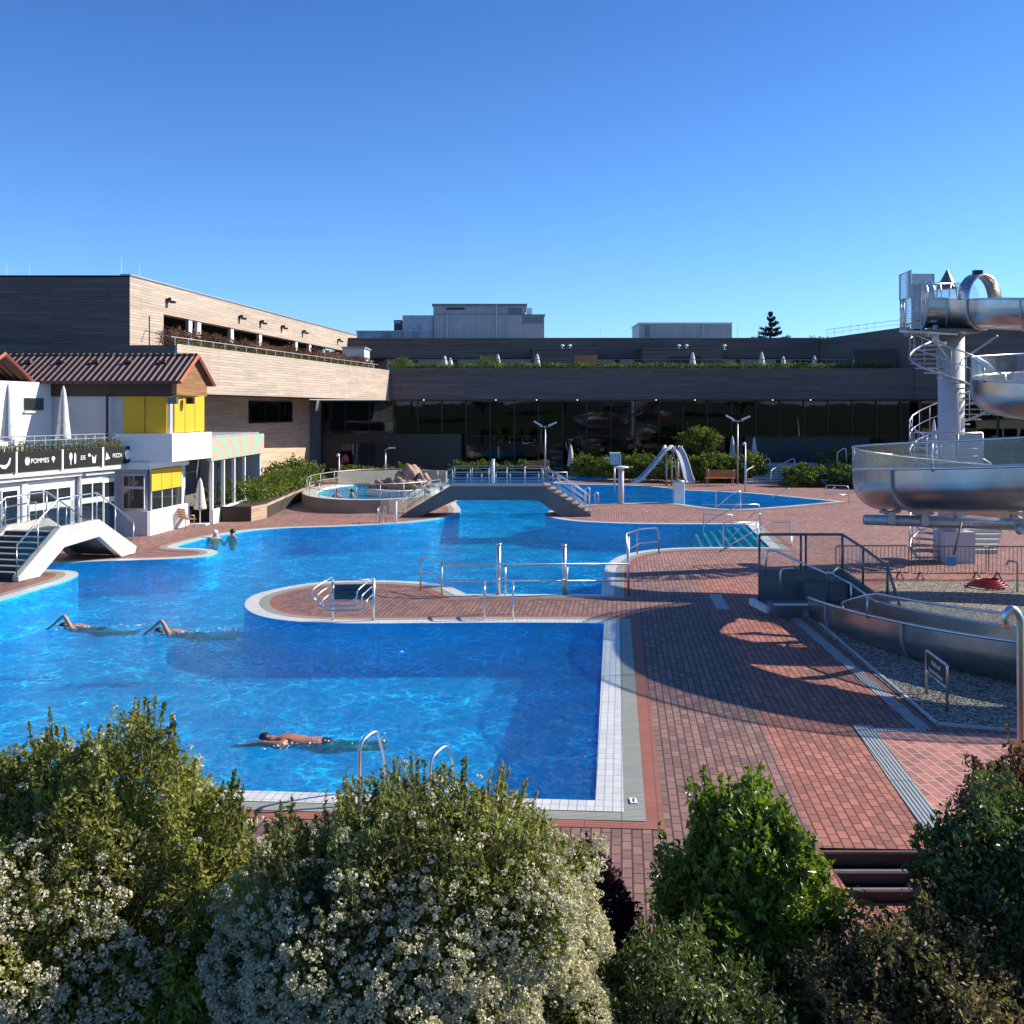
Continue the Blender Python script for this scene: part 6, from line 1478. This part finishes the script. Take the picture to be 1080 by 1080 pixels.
selC = lambda P, N: np.where((N[:, 1] < .35) & (row_(P) < 1120) & (rng.uniform(0, 1, len(P)) < np.clip((row_(P) - 915) / 210 + np.maximum(px_(P) - 510, 0) / 330, 0.015, .85)))[0]
shrub('flowering_shrub', 'big rounded shrub dotted with white flower balls in the middle foreground', 'shrub', (-.75, 7.4, 0),
      [((-.75, 7.4, 1.35), (1.25, 1.1, 1.45)), ((-.45, 7.4, 1.9), (.95, .9, .95)), ((-1.45, 7.5, 1.8), (.6, .6, .75)), ((-.3, 6.95, 1.05), (.9, .8, 1.0)), ((-1.1, 6.9, 1.0), (.8, .7, 1.0))],
      120000, .043, .46, 'leaf_grey', (300, .32, 44), ('flower', 3900, .028, 20, .019, selC))
shrub('green_shrub', 'fresh green leafy shrub standing in front of the brick deck', 'shrub', (2.0, 8.8, 0),
      [((2.0, 8.8, 1.1), (.70, .65, .95)), ((1.98, 8.8, 1.66), (.40, .42, .58)), ((2.38, 8.7, 1.3), (.38, .4, .42)), ((1.62, 8.7, 1.35), (.36, .4, .45)), ((2.25, 8.6, 1.75), (.3, .3, .35))],
      27000, .078, .42, 'leaf_bright', (190, .30, 20, .05), None, nst=40, lump=.3, rmin=.55)
shrub('dark_green_shrub', 'dense dark green shrub at the right edge beside the garden steps', 'shrub', (4.1, 8.3, 0),
      [((4.25, 8.2, 1.2), (.95, .9, 1.35)), ((4.0, 8.0, 1.0), (.85, .8, 1.1)), ((4.9, 8.3, 1.6), (.8, .7, 1.0)), ((3.75, 8.4, 1.7), (.45, .45, .6))],
      42000, .062, .46, 'leaf_dark', (50, .22, 14), None, nst=30)
shrub('purple_shrub', 'small dark purple leaved shrub between the flowering shrub and the green one', 'shrub', (.72, 9.0, 0),
      [((.68, 9.0, 1.0), (.38, .4, .72)), ((.9, 8.9, .8), (.28, .3, .55))], 9000, .05, .5, 'leaf_purple', (20, .22, 12), None, nst=14)
shrub('reddish_shrub', 'reddish brown leaved shrub at the right edge above the dark green one', 'shrub', (4.75, 9.4, 0),
      [((4.75, 9.4, 1.9), (.6, .5, .55)), ((4.45, 9.4, 1.75), (.32, .32, .32)), ((4.8, 9.4, 1.2), (.5, .5, .9))], 9000, .06, .5, 'leaf_red', (26, .28, 12), None, nst=16)
selB = lambda P, N: np.where((N[:, 2] > -.2) & (rng.uniform(0, 1, len(P)) < .8))[0]
shrub('faded_blossom_shrub', 'brownish green shrub with faded tan blossom at the bottom right', 'shrub', (2.95, 7.6, 0),
      [((2.9, 7.5, .75), (.85, .8, 1.05)), ((3.2, 7.6, 1.0), (.5, .5, .8)), ((2.4, 7.4, .7), (.5, .6, .8))], 24000, .06, .44, 'leaf_brown', (50, .3, 12), ('flower_tan', 160, .06, 16, .026, selB), nst=24)
shrub('low_dark_shrub', 'low dark green shrub at the bottom between the flower ball shrub and the tan one', 'shrub', (1.2, 7.4, 0),
      [((1.15, 7.4, .7), (.75, .8, 1.05)), ((.7, 7.2, .6), (.5, .6, .9)), ((1.75, 7.3, .55), (.55, .7, .95))], 28000, .058, .4, 'leaf_dark', (60, .25, 14), None, nst=24)
shrub('low_green_shrub', 'shaded green shrub down in the gap between the two white flowering shrubs', 'shrub', (-2.2, 7.7, 0),
      [((-2.2, 7.6, .8), (.55, .7, .95)), ((-2.0, 7.2, .5), (.5, .5, .8))], 14000, .062, .45, 'leaf_bright', None, None, nst=12)
# hedges: boxy blobs along a line
def hedge(name, label, pts, w, h, n, size, mat, z0=0.0, group=None, lump=.25, cat='hedge'):
    pts = [Vector(p) for p in pts]; blobs = []
    for a_, b_ in zip(pts[:-1], pts[1:]):
        L_ = (b_ - a_).length; k = max(1, int(L_ / (w * .9)))
        for i in range(k):
            q = a_.lerp(b_, (i + .5) / k); hh = h * random.uniform(.8, 1.15); blobs.append(((q.x + random.uniform(-.1, .1) * w, q.y, z0 + hh * .45), (w * .75, w * .55, hh * .58)))
    t = thing(name, label, cat, (pts[0].x, pts[0].y, z0), group); P, N = shell(blobs, n, .6, lump, z0)
    tone = .5 + .4 * np.sin(P[:, 0] * 2.5 + 1) * np.sin(P[:, 2] * 5)
    leaf_mesh('foliage', P, N, size, .5, M[mat], t, .5, tone)
    mb = MB()
    for c, r_ in blobs[:60]: mb.tube([(c[0], c[1], z0), (c[0], c[1], c[2] + r_[2] * .6)], [.05, .02], 5)
    mb.tube([Vector((q.x, q.y, z0 + .03)) for q in pts], .03, 5); mb.build('stems', M['bark'], t, True); return t
hedge('leafy_hedge', 'green hedge growing in the long boarded planter', [G(212, 545) , G(262, 541), G(300, 527), G(326, 517)], 1.3, 1.35, 9000, .17, 'leaf_hedge', .45)
hedge('leafy_hedge', 'green bushes behind the planter against the tan wall', [(-15.5, 66, 0), (-14.0, 72, 0)], 1.8, 1.9, 5000, .2, 'leaf_hedge', .2)
hedge('leafy_hedge', 'low hedge left behind the kids pool in front of the dark doorway', [(-13.2, 79, 0), (-7.5, 81, 0)], 1.5, 1.3, 5000, .2, 'leaf_hedge', .1)
hedge('leafy_hedge', 'low hedge behind the footbridge in front of the glass hall', [(-4.8, 84.5, 0), (3.0, 85.2, 0)], 1.3, 1.15, 5000, .2, 'leaf_hedge', .2)
hedge('leafy_hedge', 'long hedge right of the footbridge behind the small slide', [(5.2, 84, 0), (12, 80, 0), (19.0, 80, 0)], 1.7, 1.7, 14000, .2, 'leaf_hedge', .2)
hedge('leafy_hedge', 'hedge left of the stone stairs behind the bench', [(14.0, 79.5, 0), (19.8, 80.5, 0)], 1.8, 2.1, 7000, .2, 'leaf_hedge', .1)
hedge('leafy_hedge', 'dense bushes right of the stone stairs left of the slide loop', [(19.8, 75.5, 0), (23.5, 76, 0), (27.5, 73.5, 0)], 2.1, 1.9, 10000, .2, 'leaf_hedge', .0)
hedge('leafy_hedge', 'bushes at the upper path behind the slide loop', [(24.5, 82, 0), (31, 80, 0), (38, 74, 0)], 1.9, 1.6, 8000, .2, 'leaf_hedge', .9)
hedge('terrace_planting', 'reddish brown planting along the upper terrace of the pale building', [Vector((-18.6, 55.2, 0)), Vector((-12.1, 86, 0))], 1.0, 1.0, 22000, .12, 'leaf_red', 9.0, cat='terrace planting')
hedge('terrace_planting', 'green strip under the railing along the upper terrace of the pale building', [Vector((-17.9, 54.0, 0)), Vector((-11.6, 85.5, 0))], .4, .4, 5000, .08, 'leaf_hedge', 8.98, cat='terrace planting')
hedge('terrace_planting', 'green planting along the roof terrace of the dark hall', [Vector((-10.5, 88.9, 0)), Vector((33, 88.9, 0))], .6, .6, 20000, .13, 'leaf_hedge', 9.1, cat='terrace planting')
hedge('terrace_planting', 'flower box plants above the black banner boards', [Vector((bnA.x - 1.7, bnA.y - 5, 0)) + Vector((-.25, 0, 0)), Vector((bnB.x - .35, bnB.y - .2, 0))], .28, .38, 4500, .07, 'leaf_hedge', 3.95, cat='terrace planting')
def tree(name, label, base, h, blobs, n, size, mat, tr=.12, group=None):
    t = thing(name, label, 'tree', base, group); mb = MB(); b_ = Vector(base)
    mb.tube([b_, b_ + Vector((.05, 0, h * .3)), b_ + Vector((0, 0.03, h * .55)), b_ + Vector((0, 0, h * .85))], [tr, tr * .75, tr * .5, tr * .15], 9)
    for c, r_ in blobs:
        mb.tube([b_ + Vector((0, 0, h * .35)), (b_ + Vector((0, 0, h * .4))).lerp(Vector(c), .5) + Vector((0, 0, .1)), Vector(c)], [tr * .5, tr * .3, tr * .1], 6)
    mb.build('trunk', M['bark'], t, True)
    P, N = shell(blobs, n, .45, .25); leaf_mesh('crown', P, N, size, .5, M[mat], t, .3, .5 + .4 * np.sin(P[:, 0] * 3) * np.sin(P[:, 2] * 3.5)); return t
p = At(737, 488, 82.5)
tree('ornamental_tree', 'small round topped tree in front of the glass hall behind the small slide', (p.x, 82.5, 0), 4.2, [((p.x - .5, 82.5, 3.2), (1.3, 1.1, .8)), ((p.x + .9, 82.6, 3.3), (1.1, 1, .6)), ((p.x + .1, 82.3, 3.75), (1.1, .9, .55)), ((p.x - 1.1, 82.4, 2.9), (.8, .7, .5)), ((p.x + .3, 82.4, 2.7), (.9, .8, .5))], 3800, .2, 'leaf_hedge', .09)
for px, Y, l in ((515, 89.8, 'left'), (423, 89.8, 'far left')):
    p = At(px, 382, Y); tree('terrace_bush', 'yellowish green bush on the roof terrace, %s one' % l, (p.x, Y + .6, 9.1), 1.3, [((p.x, Y + .6, 9.9), (1.0 if px > 500 else .6, .6, .55 if px > 500 else .4)), ((p.x + .5, Y + .6, 9.7), (.6, .5, .4))], 900, .15, 'leaf_hedge', .05)
# conifer behind the roof
p = At(813, 360, 130); tc_ = thing('conifer_tree', 'dark conifer rising behind the roof of the hall', 'tree', (p.x, 130, 0))
MB().tube([(p.x, 130, 0), (p.x, 130, 17.6)], [.35, .05], 9).build('trunk', M['bark'], tc_, True)
Ps = []; Ns = []; lm = MB(); zt = At(813, 331, 130).z
for lay in range(13):
    z = zt - .2 - lay * .62; rad = .25 + .38 * lay * random.uniform(.85, 1.1); nb_ = 5 + min(6, lay)
    for k in range(nb_):
        a = random.uniform(0, 6.28); rr = rad * random.uniform(.7, 1.15); d = np.array([math.cos(a), math.sin(a), 0]); m_ = 70
        tt = rng.uniform(.1, 1, m_); q = np.array([p.x, 130, z]) + d * (tt * rr)[:, None]; q[:, 2] += tt * tt * .35 + rng.normal(0, .09, m_); q[:, :2] += rng.normal(0, .16, (m_, 2)) * (1.1 - tt)[:, None] * (.4 + lay * .1)
        Ps.append(q); Ns.append(np.tile(d + np.array([0, 0, .3]), (m_, 1))); lm.tube([(p.x, 130, z), (p.x + d[0] * rr, 130 + d[1] * rr, z + .3)], [.05, .015], 4)
leaf_mesh('crown', np.concatenate(Ps), np.concatenate(Ns), .34, .35, M['conifer'], tc_, .3); lm.build('branches', M['bark'], tc_)
p = At(865, 352, 125); tree('distant_tree', 'tree top just showing behind the roof right of the conifer', (p.x, 125, 0), 14, [((p.x, 125, 13.6), (1.8, 1.5, 1.0)), ((p.x - 1.2, 125, 13.3), (1, 1, .8)), ((p.x + 1.6, 125, 13.5), (1.1, 1, .8))], 2500, .28, 'leaf_dark', .25, 'trees behind the buildings')
p = At(1079, 322, 110); tree('distant_tree', 'tree top peeping at the right edge behind the slide', (p.x + 1.2, 110, 0), 16, [((p.x + 1.6, 110, 16), (2.2, 1.8, 1.6)), ((p.x + 3.5, 110, 14.5), (2.5, 2, 2.6))], 2500, .28, 'leaf_dark', .25, 'trees behind the buildings')
# trees on the slope behind the viewer (mirrored in the glass front)
for i, (x, y) in enumerate(((-42, -38), (-22, -46), (-6, -40), (12, -50), (30, -40), (50, -44))):
    z0 = 5.0; hh = 9 + 2 * math.sin(i * 2.1)
    tree('park_tree', 'park tree on the grass slope behind the viewer, number %s from the left' % names_[i], (x, y, z0), hh, [((x, y, z0 + hh * .6), (3.2, 3, 2.8)), ((x + 2, y, z0 + hh * .5), (2.2, 2, 1.8)), ((x - 1.8, y, z0 + hh * .55), (2.3, 2, 2))], 1500, .6, 'leaf_dark', .3, 'park trees')
# ================================================================ CAMERA, LIGHT, RENDER
cam = bpy.data.cameras.new('camera'); co = bpy.data.objects.new('camera', cam); C.objects.link(co)
co.location = (0, 0, CAMH); co.rotation_euler = (R(90), 0, 0)
cam.sensor_width = 36; cam.lens = 36; cam.shift_y = -107 / 1080; cam.clip_end = 3000; cam.clip_start = 0.1
S.camera = co
SUN_EL, SUN_AZ = 31.0, 14.0      # azimuth above +x towards +y
wd_ = bpy.data.worlds.new('World'); S.world = wd_; wd_.use_nodes = True
nt = wd_.node_tree; bg = nt.nodes['Background']
sk = nt.nodes.new('ShaderNodeTexSky'); sk.sky_type = 'NISHITA'; sk.sun_disc = False
sk.sun_elevation = R(SUN_EL); sk.sun_rotation = R(90 - SUN_AZ); sk.air_density = 1.0; sk.dust_density = 0.3; sk.ozone_density = 3.0; sk.altitude = 300
tcw = nt.nodes.new('ShaderNodeTexCoord'); spw = nt.nodes.new('ShaderNodeSeparateXYZ'); nt.links.new(tcw.outputs['Generated'], spw.inputs[0])
mrw = nt.nodes.new('ShaderNodeMapRange'); mrw.inputs[1].default_value = 0.0; mrw.inputs[2].default_value = 0.36; nt.links.new(spw.outputs[2], mrw.inputs[0])
rpw = nt.nodes.new('ShaderNodeMixRGB'); nt.links.new(mrw.outputs[0], rpw.inputs[0]); rpw.inputs[1].default_value = (0.74, 1.12, 1.62, 1); rpw.inputs[2].default_value = (0.44, 0.78, 1.26, 1)
mxw = nt.nodes.new('ShaderNodeMixRGB'); mxw.blend_type = 'MULTIPLY'; mxw.inputs[0].default_value = 1; nt.links.new(sk.outputs[0], mxw.inputs[1]); nt.links.new(rpw.outputs[0], mxw.inputs[2])
nt.links.new(mxw.outputs[0], bg.inputs[0]); bg.inputs[1].default_value = 0.09
sl = bpy.data.lights.new('sun', 'SUN'); sl.energy = 4.9; sl.angle = R(0.5); sl.color = (1, 0.92, 0.79)
so = bpy.data.objects.new('sun', sl); C.objects.link(so)
dirv = Vector((math.cos(R(SUN_AZ)) * math.cos(R(SUN_EL)), math.sin(R(SUN_AZ)) * math.cos(R(SUN_EL)), math.sin(R(SUN_EL))))
so.rotation_euler = dirv.to_track_quat('Z', 'Y').to_euler(); so.location = (40, 10, 40)
S.view_settings.view_transform = 'Standard'; S.view_settings.look = 'None'; S.view_settings.exposure = 0.6; S.view_settings.gamma = 1
S.render.engine = 'CYCLES'
S.cycles.max_bounces = 8; S.cycles.transparent_max_bounces = 24
S.render.resolution_x = 1024; S.render.resolution_y = 1024
